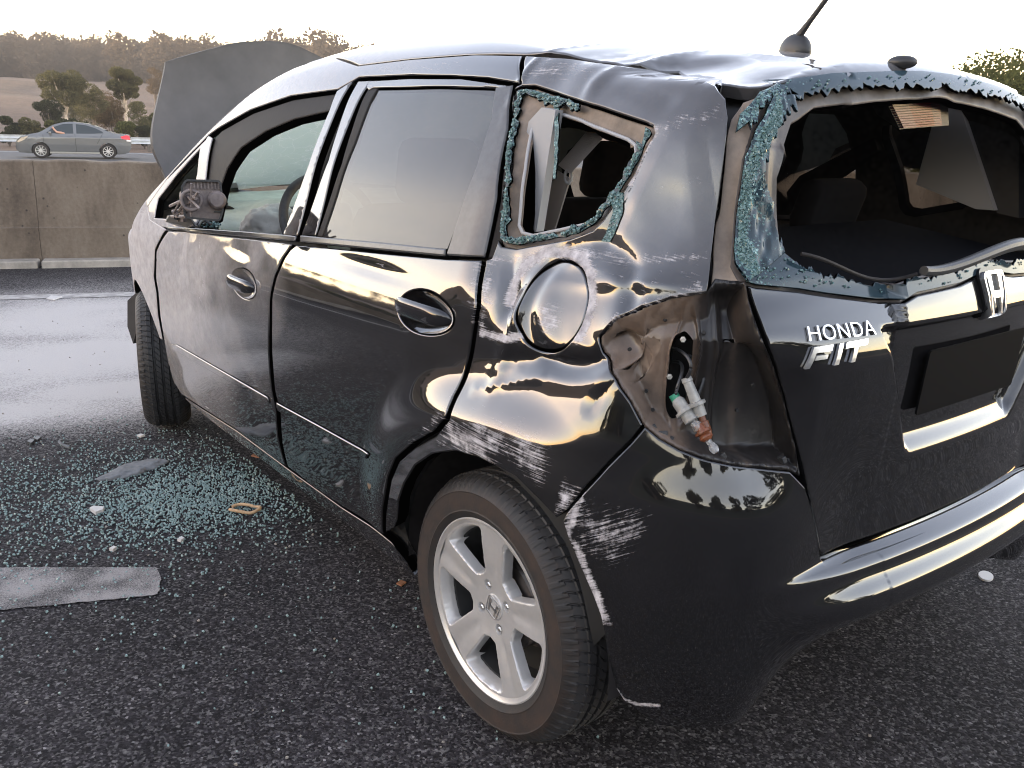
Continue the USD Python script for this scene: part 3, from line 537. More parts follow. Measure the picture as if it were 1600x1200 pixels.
# --- roof
ce = px_on_body([(1128, 131), (1060, 112), (1000, 101), (900, 88), (820, 84), (745, 84), (640, 92), (560, 102)]); ce = ce[~np.isnan(ce).any(1)][:, :2]
rx = np.linspace(1.2, 1.62, 8)
roof = Polygon([tuple(p) for p in ce]+[(x, .545-.03*(x-1.2)) for x in rx]+[(1.66, 0), (1.62, -.55), (1.0, -.57), (0, -.55), (-.30, -.52), (-.385, -.40), (-.415, 0), (-.395, .33), (-.345, .50), (-.29, .53)]).buffer(0)
rf = sheet('roof', roof, M['paint_roof'], CAR, chart=Top, h=.02, gap=.001, skirt=.02, masks=lambda V, uv: np.stack([.0*uv[:, 0], .05+.5*sstep(.4, 1.6, uv[:, 0]), .1+0*uv[:, 0]], -1), label='buckled black roof')
# --- right side, simply
mir = lambda g: affinity.scale(g, -1, 1, origin=(0, 0))
winR = unary_union([PG['qin'], PG['front_window'], PG['quarterlight'], PG['rear_glass']])
sheet('right_side', mir(unary_union([PG['front_door'], PG['rear_door'], PG['quarter'], sill, fen, rail, side_all.difference(ARCH_R).difference(ARCH_F)]).buffer(.004).difference(winR).difference(PG['lamp'])), M['paint_plain'], CAR, h=.03, skirt=0, lip=0, gap=0)
for nm, k in (('rear_glass', 'tint_far'), ('qin', 'tint_far')):
    sheet('window_pane', mir(PG[nm].buffer(.004)), M[k], CAR, h=.05, skirt=0, lip=0, gap=0, off=-.012)
# --- rear end
def half(px_list, centre):
    """Left half traced from the photograph, closed on the centre line, and its mirror image."""
    uv = W(px_list); uv = uv[~np.isnan(uv).any(1)]; uv = uv[uv[:, 0] > .004]
    return uv
def sym(uv):
    g = Polygon([tuple(p) for p in uv]).buffer(0); return unary_union([g, affinity.scale(g, -1, 1, origin=(0, 0))]).buffer(.0005)
tgL = W([(1168, 443), (1182, 485), (1203, 545), (1226, 622), (1247, 700), (1266, 780), (1280, 850), (1290, 884), (1300, 893)])
seam = W([(1182, 447), (1247, 453), (1300, 461), (1367, 469), (1390, 469), (1433, 459), (1500, 444), (1527, 431), (1537, 421)])
ls_ = np.linspace(.44, 0, 12); led = np.stack([ls_, .556+0*ls_], 1)
tgL = tgL[tgL[:, 1] > .585]
tail = sym(np.vstack([seam[::-1], tgL, led, [[0, seam[-1, 1]+.004]]]))
tg = sheet('tailgate', tail, M['paint'], CAR, masks=lambda V, uv: np.stack([0*uv[:, 0], .002+0*uv[:, 0], .05+0*uv[:, 0]], -1), h=.007, skirt=.03, gap=.003)
bl = W(LB); bl = bl[~np.isnan(bl).any(1)]; bl = bl[bl[:, 0] > .02]
bump_top = W([(885, 801), (915, 766), (950, 728), (985, 693), (1008, 666), (1030, 684), (1060, 701), (1100, 716), (1150, 726), (1235, 736), (1258, 760), (1268, 790), (1280, 850)])
arch_edge = W([(935, 960), (915, 905), (890, 840), (876, 812)]); 
arch_e2 = W([(961, 1075), (950, 1040), (945, 1000), (938, 965), (925, 930), (905, 885), (888, 845), (878, 815)])
arch_e2 = arch_e2[~np.isnan(arch_e2).any(1)]
bmp = sym(np.vstack([bump_top, led+[0, -.004], [[0, .275], [.30, .268], [.55, .25], [.75, .228], [.947, .212], [1.10, .20]], bl[bl[:, 0] > 1.2][::-1], arch_e2]))
print('bumper low', bl.round(3).tolist(), arch_e2.round(3).tolist(), tgL.round(3).tolist())
def scr_b(uv):
    A = lambda px, f, v: v*area_mask(uv, WP(px), f)
    s = A([(905, 765), (945, 785), (1020, 795), (1015, 830), (985, 880), (960, 895), (925, 880), (900, 840), (885, 805)], .05, .42)
    for m_ in (A([(885, 800), (915, 765), (905, 800), (890, 850), (882, 835)], .02, .7), A([(890, 840), (905, 850), (935, 920), (955, 975), (940, 975), (915, 910)], .02, .72), .8*line_mask(uv, [(965, 1078), (975, 1093), (1000, 1101), (1030, 1102)], .012)):
        s = np.maximum(s, m_)
    return np.where(uv[:, 0] > 0, s, 0)
rb = sheet('rear_bumper', bmp, M['paint_bumper'], CAR, masks=lambda V, uv: np.stack([scr_b(uv), .001+0*uv[:, 0], .06+.25*sstep(.5, .3, uv[:, 1])], -1), h=.0065, skirt=.03, gap=.002)
# lamp recess
lampP = PG['lamp']
hole_c = W([(1065, 575)])[0]; hl = W([(1062, 518), (1056, 640)]); hole = affinity.scale(LineString([hl[0]+[0, -.03], hl[1]+[0, .02]]).buffer(.044, 24), .95, 1)
_ring = cKDTree(np.vstack([dens(r, .006) for r in rings(lampP)]))
def lamp_off(uv):
    d, _ = _ring.query(uv); edge = sstep(0, .03, d)
    n = meshkit.fbm(np.stack([uv[:, 0]*9, uv[:, 1]*5, 0*uv[:, 0]], -1), 3, 5)-.5
    s = uv[:, 0]
    ridge = .012*np.exp(-((s-.98-.25*(uv[:, 1]-.95))/.02)**2)-.022*sstep(1.02, .93, s-.2*(uv[:, 1]-.9))
    hr = np.hypot((uv[:, 0]-hole_c[0])/.050, (uv[:, 1]-hole_c[1])/.100)
    return -.006-.042*edge+ridge*edge+n*.014*edge+.010*np.exp(-((hr-1.12)/.10)**2)*edge
lp = sheet('lamp_recess', lampP.difference(hole), M['cavity'], CAR, h=.007, gap=-.004, off=lamp_off, skirt=.03, lip=0, masks=lambda V, uv: np.stack([sstep(1.02, 1.14, uv[:, 0])+.5*np.exp(-((uv[:, 0]-.86-.2*(uv[:, 1]-.9))/.02)**2), 0*uv[:, 0], 0*uv[:, 0]], -1), label='empty grimy recess of the missing tail lamp')
sheet('recess_back', hole.buffer(.03), M['black'], lp, h=.02, gap=0, off=-.11, skirt=0, lip=0)
HP = Wrap.point(np.array([hole_c]))[0]; HN = grad_f(HP[None])[0]
def lp_pt(px, out):                # a point over the recess: the pixel's ray cut at a depth below the skin
    p = px_on_body([px])[0]; return p+rays([px])[0]*(-out)
# grommets, bulbs and holders
for px in ((954, 528), (1032, 500)):
    p = lp_pt(px, -.055); n = grad_f(px_on_body([px]))[0]
    t = trimesh.creation.torus(.006, .0024, 20, 8); t.apply_transform(trimesh.geometry.align_vectors([0, 0, 1], n)); t.apply_translation(p+n*.006); obj('grommet', t, M['trim_grey'], lp)
for px in ((1067, 530), (1046, 588)):
    p = lp_pt(px, -.05); d = np.array([-.55, .55, .1]); d /= np.linalg.norm(d)
    obj('stud', cat(tube([p-d*.02, p+d*.012], .0032, 10), tube([p+d*.002, p+d*.005], .0055, 6)), M['steel'], lp)
for px in ((985, 545), (975, 575), (1010, 610), (1040, 470+30), (1100, 520), (1150, 640), (1175, 600), (1020, 640)):
    p = lp_pt(px, -.046); n = grad_f(px_on_body([px]))[0]; d_ = revolve([(0, 0), (.0032, 0), (.0036, -.004)], 12); d_.apply_transform(trimesh.geometry.align_vectors([0, 1, 0], n)); d_.apply_translation(p+n*.006); obj('screw_hole', d_, M['black'], lp, smooth=False)
for px, sz in (((1018, 668), .016), ((1034, 680), .020), ((1048, 688), .014), ((1222, 718), .016), ((1130, 712), .012)):
    p = lp_pt(px, -.018); b_ = rbox([sz, sz*.6, sz*.8], [0, 0, 0], .002, trimesh.transformations.random_rotation_matrix(np.random.default_rng(int(px[0])).uniform(size=3))); b_.apply_translation(p); obj('broken_clip', b_, M['plastic'], lp, smooth=False)
def axis_lathe(p0, p1, prof, n=20):
    """prof: (radius, fraction along p0-p1)."""
    p0, p1 = np.asarray(p0), np.asarray(p1); ln = np.linalg.norm(p1-p0)
    m = revolve([(r, t*ln) for r, t in prof], n); m.apply_transform(trimesh.geometry.align_vectors([0, 1, 0], (p1-p0)/ln)); m.apply_translation(p0); m.fix_normals(); return m
a0, a1 = lp_pt((1072, 590), -.035), lp_pt((1096, 650), -.012)
h1 = obj('bulb_holder', axis_lathe(a0, a1, [(0, 0), (.009, 0), (.010, .1), (.0085, .12), (.0095, .5), (.010, .62), (.016, .64), (.016, .72), (.011, .74), (.010, 1), (0, 1)]), M['white_plastic'], lp)
b1 = lp_pt((1109, 690), -.006); obj('amber_bulb', axis_lathe(a1, b1, [(.006, 0), (.006, .2), (.0085, .22), (.0095, .55), (.008, .8), (0, 1)]), M['amber'], h1)
a0, a1 = lp_pt((1056, 622), -.03), lp_pt((1082, 660), -.01)
h2 = obj('bulb_holder', axis_lathe(a0, a1, [(0, 0), (.008, 0), (.012, .15), (.012, .45), (.013, .5), (.018, .52), (.018, .62), (.0125, .65), (.0125, .95), (0, 1)]), M['white_plastic'], lp)
g0, g1 = lp_pt((1052, 616), -.032), lp_pt((1060, 630), -.027); obj('connector', axis_lathe(g0, g1, [(0, 0), (.009, 0), (.0095, 1), (0, 1)], 12), M['green_plastic'], h2)
b1 = lp_pt((1097, 672), -.004); obj('bulb', axis_lathe(a1, b1, [(.006, 0), (.007, .2), (.0105, .5), (.0095, .8), (0, 1)]), M['bulb'], h2)
a0, a1 = lp_pt((1092, 664), -.006), lp_pt((1106, 688), .004)
h3 = obj('bulb_holder', axis_lathe(a0, a1, [(0, 0), (.008, 0), (.009, .35), (.015, .4), (.015, .55), (.009, .6), (.012, .75), (.012, .85), (.007, 1), (0, 1)]), M['amber'], lp, label='rusty amber bulb holder')
a2, a3 = lp_pt((1110, 692), .005), lp_pt((1120, 708), .010)
obj('bulb', cat(axis_lathe(a1, a2, [(.0055, 0), (.0055, 1)]), axis_lathe(a2, a3, [(.0045, 0), (.0075, .35), (.008, .6), (.006, .9), (0, 1)])), M['bulb'], h3)
for k, (q0, q1, q2, q3) in enumerate((((1050, 545), (1062, 548), (1078, 565), (1072, 592)), ((1052, 565), (1066, 575), (1060, 600), (1055, 622)), ((1075, 555), (1100, 590), (1085, 640), (1092, 664)))):
    obj('wire', tube(spline([lp_pt(q0, -.09), lp_pt(q1, -.06), lp_pt(q2, -.03), lp_pt(q3, -.03)], 24), .0032, 6), M['plastic'], lp)
# gutter between quarter panel and tailgate, tailgate frame round the glass opening
strip = W([(1112, 442), (1117, 380), (1126, 300), (1136, 215), (1146, 178), (1165, 150), (1190, 138), (1205, 155), (1186, 190), (1176, 215), (1160, 300), (1150, 360), (1146, 410), (1166, 443)])
part('window_gutter', Polygon(strip).buffer(0), M['dusty_strip'], tg, h=.012, gap=0, off=-.014, skirt=.02)
outer = W([(1166, 443), (1146, 412), (1146, 392), (1151, 327), (1163, 247), (1180, 200), (1200, 158), (1225, 130), (1260, 118), (1300, 112), (1400, 109), (1440, 109)])
inner = W([(1300, 432), (1245, 408), (1233, 393), (1227, 340), (1227, 277), (1237, 222), (1260, 178), (1287, 158), (1383, 147), (1432, 144)])
outer = outer[~np.isnan(outer).any(1)]; inner = inner[~np.isnan(inner).any(1)]
zt, zi = 1.445, inner[-1, 1]
zs = seam[-1, 1]+.006
frame = sym(np.vstack([outer, [[0, outer[-1, 1]+.006]], [[0, zi+.004]], inner[::-1], seam[3:], [[0, zs]], [[0, seam[-1, 1]]], seam[::-1][:0] if False else np.zeros((0, 2))]) if False else np.vstack([outer, [[0, outer[-1, 1]+.006], [0, zi+.004]], inner[::-1], seam[2::-1]]))
low_frame = sym(np.vstack([seam, [[0, seam[-1, 1]]], [[0, seam[-1, 1]+.02]], W([(1500, 418), (1433, 436), (1367, 448), (1300, 434), (1245, 412), (1200, 425)])]))
def fr_off(uv):
    d = np.abs(uv[:, 0]); q = cKDTree(np.vstack([dens_line(inner, .004), dens_line(inner, .004)*[-1, 1]])); dd, _ = q.query(uv)
    return -.012-.010*sstep(.10, .03, dd)
part('tailgate_frame', unary_union([frame, low_frame]).buffer(.003), M['grimy'], tg, h=.011, gap=0, off=fr_off, skirt=.018, lip=.004)
# remains of the rear glass: shattered bands along the edges
rng = np.random.default_rng(4)
def jag(uv, amp, step=.012, seed=0):
    r = np.random.default_rng(seed); p = dens_line(np.asarray(uv), step); t = np.gradient(p, axis=0); t /= np.linalg.norm(t, axis=1, keepdims=True)+1e-9
    return p+np.stack([t[:, 1], -t[:, 0]], 1)*(r.normal(0, amp, (len(p), 1))+r.normal(0, amp, (len(p)//4+1, 1)).repeat(4, 0)[:len(p)]*.8)
def crush(fn): return lambda V, uv: np.stack([fn(uv), 0*uv[:, 0], 0*uv[:, 0]], -1)
lowjag = jag(W([(1243, 411), (1267, 421), (1287, 430), (1333, 438), (1360, 446), (1383, 443), (1417, 438), (1467, 428), (1500, 421), (1530, 408), (1545, 402)]), .003, .006, 1)
lowg = sym(np.vstack([np.vstack([W([(1167, 442)]), seam])[:, :]+[0, .003], [[0, seam[-1, 1]+.003]], [[0, lowjag[-1, 1]]], lowjag[::-1], W([(1225, 395), (1200, 380), (1170, 400)])]))
glow = part('rear_glass', lowg, M['crushed'], tg, h=.012, gap=0, off=.001, skirt=.005, lip=.001, masks=crush(lambda uv: -.08+.26*sstep(.55, .85, uv[:, 0])), label='jagged lower remains of the rear glass')
leftin = jag(W([(1225, 398), (1212, 370), (1208, 320), (1200, 300), (1192, 270), (1200, 235), (1215, 195), (1240, 165), (1256, 146)]), .005, .008, 2)
leftout = W([(1168, 440), (1148, 412), (1146, 392), (1151, 327), (1163, 247), (1180, 203), (1200, 166), (1206, 152)])
dl = cKDTree(dens_line(leftout, .01))
gl = part('rear_glass', Polygon(np.vstack([leftout, leftin[::-1]])).buffer(0), M['crushed'], tg, h=.008, gap=0, off=lambda uv: .002+.006*meshkit.noise(np.stack([uv[:, 0]*30, uv[:, 1]*30, 0*uv[:, 0]], -1), 2), skirt=.006, lip=.001, masks=crush(lambda uv: .12+.40*np.exp(-((dl.query(uv)[0]-.035)/.028)**2)), label='crushed teal edge of the rear glass')
topout = W([(1150, 205), (1157, 178), (1187, 144), (1233, 124), (1300, 114.5), (1400, 111), (1440, 111)]); topout = topout[~np.isnan(topout).any(1)]
topjag = jag(np.vstack([W([(1172, 200), (1186, 168), (1204, 152), (1257, 146), (1333, 139), (1383, 133), (1433, 136)]), [[0, zi+.012]]]), .004, .008, 3)
topP = Polygon(np.vstack([topout, [[0, topout[-1, 1]]], topjag[::-1]])).buffer(0)
topP = unary_union([topP, affinity.scale(topP, -1, 1, origin=(0, 0))]).buffer(.0006)
gt = part('rear_glass', topP, M['crushed'], tg, h=.010, gap=0, off=.001, skirt=.006, lip=.001, masks=crush(lambda uv: .02+.30*sstep(.40, .75, uv[:, 0])), label='jagged upper strip of the rear glass')
rightb = affinity.scale(Polygon(np.vstack([leftout, leftin[::-1]])).buffer(0), -1, 1, origin=(0, 0))
part('rear_glass', rightb, M['crushed'], tg, h=.012, gap=0, off=.001, skirt=.006, lip=.001, masks=crush(lambda uv: .2+0*uv[:, 0]))
# quarter window: frame, seal lip, shattered rim
qf = PG['qwin'].difference(PG['qin'])
_qr = cKDTree(np.vstack([dens(r, .006) for r in rings(PG['qin'])]))
part('window_frame', qf, M['dusty_strip'], qp, h=.010, gap=-.002, off=lambda uv: -.012-.012*sstep(.04, .0, _qr.query(uv)[0]), skirt=.04, lip=.003, label='exposed quarter window frame')
qi = PG['qin']
lipP = Wrap.point(dens(qi.exterior, .01)); lipN = grad_f(lipP)
obj('window_seal', tube(np.vstack([lipP-lipN*.018, (lipP-lipN*.018)[:1]]), .0035, 8, False), M['trim_grey'], qp)
qo = jag(np.asarray(PG['qwin'].buffer(-.004).exterior.coords), .0012, .012, 6); qn = jag(np.asarray(PG['qwin'].buffer(-.017).exterior.coords), .0034, .008, 7)
band = Polygon(qo).buffer(0).difference(Polygon(qn).buffer(0)).difference(WP([(905, 150), (1010, 190), (1003, 225), (975, 205), (905, 182)]))
part('quarter_glass', band, M['crushed'], qp, h=.007, gap=0, off=lambda uv: -.003+.005*meshkit.noise(np.stack([uv[:, 0]*40, uv[:, 1]*40, 0*uv[:, 0]], -1), 8), skirt=.006, lip=.001, masks=crush(lambda uv: .36+0*uv[:, 0]), label='crushed teal rim of the quarter window glass')
shred = jag(W([(868, 148), (868, 200), (866, 240), (864, 278)]), .001, .01, 9); sw = np.linspace(.008, .003, len(shred))[:, None]*[1, 0]
part('glass_shred', Polygon(np.vstack([shred-sw, (shred+sw)[::-1]])).buffer(0), M['crushed'], qp, h=.005, gap=0, off=-.004, skirt=.004, lip=0, masks=crush(lambda uv: .55+0*uv[:, 0]))
shred = jag(W([(966, 300), (968, 335), (955, 365), (948, 378)]), .002, .01, 10); sw = np.linspace(.012, .010, len(shred))[:, None]*[1, 0]
part('glass_shred', Polygon(np.vstack([shred-sw, (shred+sw)[::-1]])).buffer(0), M['crushed'], qp, h=.005, gap=0, off=.002, skirt=.004, lip=0, masks=crush(lambda uv: .5+0*uv[:, 0]))
# --- badge, lettering, plate on the tailgate
def place(m, s, z, out=0.0):
    """Puts a mesh lying in the xy plane (x right as seen from behind, y up) on the tailgate at chart point s, z."""
    V = np.array(m.vertices); uv = np.stack([s-V[:, 0], z+V[:, 1]], 1)
    P = Wrap.point(uv); N = grad_f(P)
    m = m.copy(); m.vertices = P+N*(V[:, 2:]+out); m.fix_normals() if False else None
    m.faces = m.faces[:, ::1]; return m
def place_line(m, uv0, uv1, out=0.0):
    """As place, along the straight line from chart point uv0 to uv1."""
    P0, P1 = Wrap.point(np.array([uv0, uv1])); e = (P1-P0)/np.linalg.norm(P1-P0); V = np.array(m.vertices)
    Q = P0+e*V[:, :1]+np.array([0, 0, 1.0])*V[:, 1:2]; uv = Wrap.inv(Q); P = Wrap.point(uv); N = grad_f(P)
    m = m.copy(); m.vertices = P+N*(V[:, 2:]+out); return m
def slant(m, k): m = m.copy(); m.vertices[:, 0] += k*m.vertices[:, 1]; return m
def serif(text, h):
    return meshkit.text_mesh(text, h, .004)
hu = W([(1262, 533), (1366, 522)]); wd = np.linalg.norm(np.diff(Wrap.point(hu), axis=0))
t = serif('HONDA', .019); t.apply_translation(-t.bounds[0]*[1, 1, 0]); t.vertices[:, 0] *= wd/t.bounds[1][0]
t.vertices[:, 1] *= .023/t.bounds[1][1]
obj('badge_lettering', place_line(t.subdivide(), hu[0]+[0, -.001], hu[1]+[0, -.001], .001), M['satin_chrome'], tg, smooth=False)
fu = W([(1254, 572), (1350, 558)]); wf = np.linalg.norm(np.diff(Wrap.point(fu), axis=0))*1.05
def bar(pts, w, d=.005): return extrude(LineString(pts).buffer(w, cap_style='flat', join_style='mitre'), d)
fit_shape = unary_union([Polygon([(0, 0), (.16, 0), (.16+.20, .7), (.95, .7), (.95+.08, 1), (.28, 1)]), Polygon([(.30, .36), (.74, .36), (.80, .56), (.36, .56)]),
                         Polygon([(1.02, 0), (1.20, 0), (1.48, 1), (1.30, 1)]), Polygon([(1.72, 0), (1.90, 0), (2.10, .7), (1.92, .7)]), Polygon([(1.52, .7), (2.52, .7), (2.60, 1), (1.60, 1)])])
t = extrude(fit_shape, 1.0); t.vertices *= [wf/2.6, .034, .006]
obj('badge_lettering', place_line(t.subdivide().subdivide(), fu[0]+[0, -.003], fu[1]+[0, -.003], .002), M['satin_chrome'], tg, smooth=False)
# emblem: rounded trapezoid ring with an H inside, on a dark base
em = W([(1556, 457)])[0]
def trapz(w0, w1, h, r): return Polygon([(-w0, -h), (w0, -h), (w1, h), (-w1, h)]).buffer(-r).buffer(r, 8)
base = extrude(trapz(.038, .050, .050, .016), .006); em_base = obj('emblem', place(base.subdivide().subdivide(), 0, em[1], .001), M['badge_black'], tg, smooth=40)
ring = trapz(.032, .043, .042, .014).difference(trapz(.027, .037, .035, .010))
Hm = affinity.scale(unary_union([Polygon([(-.024, -.036), (-.014, -.036), (-.015, .040), (-.033, .040)]), Polygon([(.014, -.036), (.024, -.036), (.033, .040), (.015, .040)]), Polygon([(-.018, -.010), (.018, -.010), (.0165, .004), (-.0165, .004)])]), .9, .9, origin=(0, 0))
obj('emblem_badge', place(extrude(unary_union([ring, Hm]), .006).subdivide(), 0, em[1], .007), M['satin_chrome'], em_base, smooth=False)
pz = .862
pl = extrude(Polygon([(-.20, -.066), (.20, -.066), (.20, .066), (-.20, .066)]).buffer(-.008).buffer(.008), .004)
Pc = Wrap.point(np.array([[0, pz]]))[0]; tilt = rot(-.06, [0, 1, 0])
R = np.eye(4); R[:3, :3] = np.array([[0, 0, -1], [-1, 0, 0], [0, 1, 0]]).T if False else np.array([[0, 0, -1.0], [-1, 0, 0], [0, 1, 0]])
pl.apply_transform(R); pl.apply_transform(tilt); pl.apply_translation(Pc+[-.008, 0, 0]); obj('number_plate', pl, M['plate_black'], tg, smooth=False, label='blacked-out number plate')
# wiper, washer jet, antenna, brake lamp
wp = lambda px, out: px_on_body([px])[0]+grad_f(px_on_body([px]))[0]*out
arm = spline([wp((1596, 405), .03), wp((1575, 392), .045), wp((1500, 408), .04), wp((1420, 428), .03)], 30)
wi = obj('rear_wiper', tube(arm, np.linspace(.014, .009, 30), 10), M['plastic'], tg)
obj('wiper_blade', tube(spline([wp((1418, 431), .02), wp((1370, 441), .018), wp((1305, 424), .018), wp((1240, 403), .02)], 30), .0035, 8), M['rubber'], wi)
jp = px_on_body([(1409, 104)])
jp = jp[0] if not np.isnan(jp).any() else np.array([-.385, .115, 1.45])
ms = trimesh.creation.icosphere(2); ms.apply_scale([.028, .016, .013]); ms.apply_transform(rot(.4, [0, 0, 1])); ms.apply_translation(jp+[0, 0, .008]); obj('washer_jet', ms, M['plastic'], rf, smooth=60)
ap = np.array([.02, 0.0, 0]); o = Top.point(np.array([[.22, .30]]))[0]
d0 = rays([(1243, 72)])[0]; tt = 2.05; AB = Top.point((CAM+d0*tt)[None, :2])[0]
for _ in range(20):
    tt = tt+.0; 
ts = np.linspace(1.0, 3.2, 400); Pq = CAM+d0[None]*ts[:, None]; zz = Top.point(Pq[:, :2])[:, 2]; kk = np.nanargmin(np.abs(zz-Pq[:, 2])+.0*ts); AB = np.array([Pq[kk, 0], Pq[kk, 1], zz[kk]])
e = trimesh.creation.icosphere(3); e.apply_scale([.040, .022, .038]); e.vertices[:, 2] = np.maximum(e.vertices[:, 2], -.004); e.apply_translation(AB); an = obj('antenna', e, M['plastic'], rf, smooth=60)
tip = AB+np.array([-.06, 0, .04]); q1 = CAM+rays([(1285, 0)])[0]*np.linalg.norm(AB-CAM)*.985; dirn = (q1-(AB+[0, 0, .035])); dirn /= np.linalg.norm(dirn)
obj('antenna_mast', tube([AB+[0, 0, .025]+dirn*t for t in (0, .02, .05, .2)], [.011, .008, .006, .0045], 10), M['plastic'], an)
bl0 = on_plane([(1384, 148), (1481, 143), (1484, 195), (1410, 201)], 0, -.355)
cen = bl0.mean(0); fr = np.vstack([bl0, bl0+[.06, 0, .0]])
hous = trimesh.convex.convex_hull(np.vstack([cen+(bl0-cen)*1.04+[.004, 0, 0], cen+(bl0-cen)*.8+[.07, 0, .02]])); bh = obj('brake_lamp', hous, M['plastic'], tg, smooth=False)
for k in range(14):                 # ribbed lens
    a, b = k/14, (k+.78)/14
    def at(u, v): return (bl0[0]*(1-u)+bl0[1]*u)*(1-v)+(bl0[3]*(1-u)+bl0[2]*u)*v
    for u0, u1, mm in ((0, .26, 'pale_red_lens'), (.26, .64, 'red_lens'), (.64, .80, 'pale_red_lens')):
        q = np.array([at(u0, a), at(u1, a), at(u1, b), at(u0, b)]); m = trimesh.convex.convex_hull(np.vstack([q+[-.004, 0, 0], q+[.004, 0, 0]])); obj('lens_rib', m, M[mm], bh, smooth=False)
# --- wheels
WC = (.73, .302)                    # tyre centre line y, radius
def tyre_mesh(nth, sipes=True):
    o = [(.203, .806), (.207, .815), (.216, .819), (.222, .8225), (.226, .8205), (.245, .8235), (.262, .8215), (.266, .8235), (.270, .8205), (.281, .811), (.2885, .801), (.2895, .7985), (.2935, .792), (.297, .783)]
    yy = np.linspace(.781, .679, 46); tr = [(.3015-.9*abs(y-.73)**2.2*.5, y) for y in yy]
    half_ = o; prof = half_+tr+[(r, 1.46-y) for r, y in reversed(half_)]
    prof = np.array(prof)
    th = np.arange(nth)*2*np.pi/nth; k = len(prof)
    R = np.broadcast_to(prof[:, 0], (nth, k)).copy(); Y = np.broadcast_to(prof[:, 1], (nth, k)).copy()
    if sipes:
        off = Y-.73; T = th[:, None]
        for c in (-.030, 0, .030): R -= .007*((np.abs(off-c) < .0042) & (R > .295))
        ph = (T*78/(2*np.pi)+np.abs(off)*14) % 1
        R -= .0045*((ph < .16) & (np.abs(off) > .036) & (R > .287))
        ph2 = (T*78/(2*np.pi)+off*40) % 1
        R -= .003*((ph2 < .13) & (np.abs(off) < .027) & (np.abs(off) > .005) & (R > .29))
        ph3 = (T*78/(2*np.pi)) % 1
        R += .0022*((ph3 < .45) & (R > .276) & (R < .2895))
    v = np.stack([R*np.cos(th)[:, None], Y, R*np.sin(th)[:, None]], -1)
    # weight on the road: flattened, bulging foot
    low = np.clip(-v[..., 2]-.268, 0, None); v[..., 2] += low*.22; v[..., 1] += np.sign(v[..., 1]-.73)*low*.25*(np.abs(v[..., 1]-.73) > .06)
    i, j = np.meshgrid(np.arange(nth), np.arange(k-1), indexing='ij'); i2 = (i+1) % nth
    q = np.stack([i*k+j, i2*k+j, i2*k+j+1, i*k+j+1], -1).reshape(-1, 4)
    sd = np.clip(1.25-np.abs(R-.247)/.05, 0, 1)*(Y > .73)+.25*(R > .285)
    mk = np.stack([sd, 0*sd, 0*sd], -1).reshape(-1, 3)
    return v.reshape(-1, 3), np.vstack([q[:, [0, 1, 2]], q[:, [0, 2, 3]]])[:, ::-1], mk
HANG = [math.atan2(p[2]-.302, p[0]) for p in on_plane([(733, 865), (809, 911), (824, 1031), (757, 1019), (719, 940)], 1, .80)]
_base = np.unwrap(sorted(a % (2*np.pi) for a in HANG)); H0 = np.mean(_base-np.arange(5)*2*np.pi/5)
def rim_face(h):
    win, hol = [], []
    for k in range(5):
        a = H0+k*2*np.pi/5; pol = lambda r, d: (r*math.cos(a+d), r*math.sin(a+d))
        w = Polygon([pol(.082, -.26), pol(.075, 0), pol(.082, .26)]+[pol(.188, d) for d in np.linspace(.41, -.41, 9)]).buffer(-.010).buffer(.010)
        hh = Polygon([pol(.086, -.24), pol(.080, 0), pol(.086, .24)]+[pol(.179, d) for d in np.linspace(.385, -.385, 9)]).buffer(-.012).buffer(.012)
        win.append(w); hol.append(hh)
    win, hol = unary_union(win), unary_union(hol)
    lugs = [Point(.05*math.cos(LUG0+k*np.pi/2), .05*math.sin(LUG0+k*np.pi/2)).buffer(.0125, 12) for k in range(4)]
    disk = Point(0, 0).buffer(.196, 90).difference(hol)
    A = np.vstack([dens(r, h) for r in rings(disk)]+[dens(r, h) for r in rings(win)]+[dens(l.exterior, .004) for l in lugs]+[dens(l.buffer(-.003).exterior, .004) for l in lugs])
    gx, gy = np.meshgrid(np.arange(-.2, .2, h), np.arange(-.2, .2, h)); G = np.stack([gx.ravel(), gy.ravel()], 1); G = G[contains_xy(disk.buffer(-h*.4), G[:, 0], G[:, 1])]
    P = np.vstack([A, G]); tri = Delaunay(P).simplices; c = P[tri].mean(1); tri = tri[contains_xy(disk.buffer(1e-5), c[:, 0], c[:, 1])]
    r = np.hypot(P[:, 0], P[:, 1])
    y = np.interp(r, [0, .03, .06, .10, .15, .185, .196], [.7905, .7905, .793, .800, .806, .8085, .8095])
    kd = cKDTree(np.vstack([dens(q, .002) for q in rings(win)])); d, _ = kd.query(P); ins = contains_xy(win, P[:, 0], P[:, 1])
    ang = np.arctan2(P[:, 1], P[:, 0])
    mid = np.abs(((ang-H0)/(2*np.pi/5)) % 1-.5)       # 0 on a spoke's axis
    y -= .004*sstep(.06, .10, r)*np.exp(-(mid/.10)**2)
    y = np.where(ins, y-.026*sstep(0, .013, d)-.010*np.clip(d/.02, 0, 1), y)
    for l in lugs:
        cx_, cy_ = l.centroid.x, l.centroid.y; y = np.where(np.hypot(P[:, 0]-cx_, P[:, 1]-cy_) < .0115, .775, y)
    v = np.stack([P[:, 0], y, P[:, 1]], -1)
    # walls of the holes
    nb = 0; vv, ff = [v], [tri]; n0 = len(v); k = 0
    for rg in rings(disk):
        m = len(dens(rg, h)); idx = np.arange(k, k+m); k += m
        b = v[idx]-[0, .022, 0]; vv.append(b); nx = np.roll(np.arange(m), -1)
        ff.append(np.vstack([np.stack([idx, idx[nx], n0+nx], 1), np.stack([idx, n0+nx, n0+np.arange(m)], 1)])); n0 += m
    m = trimesh.Trimesh(np.vstack(vv), np.vstack(ff), process=False); return m, lugs
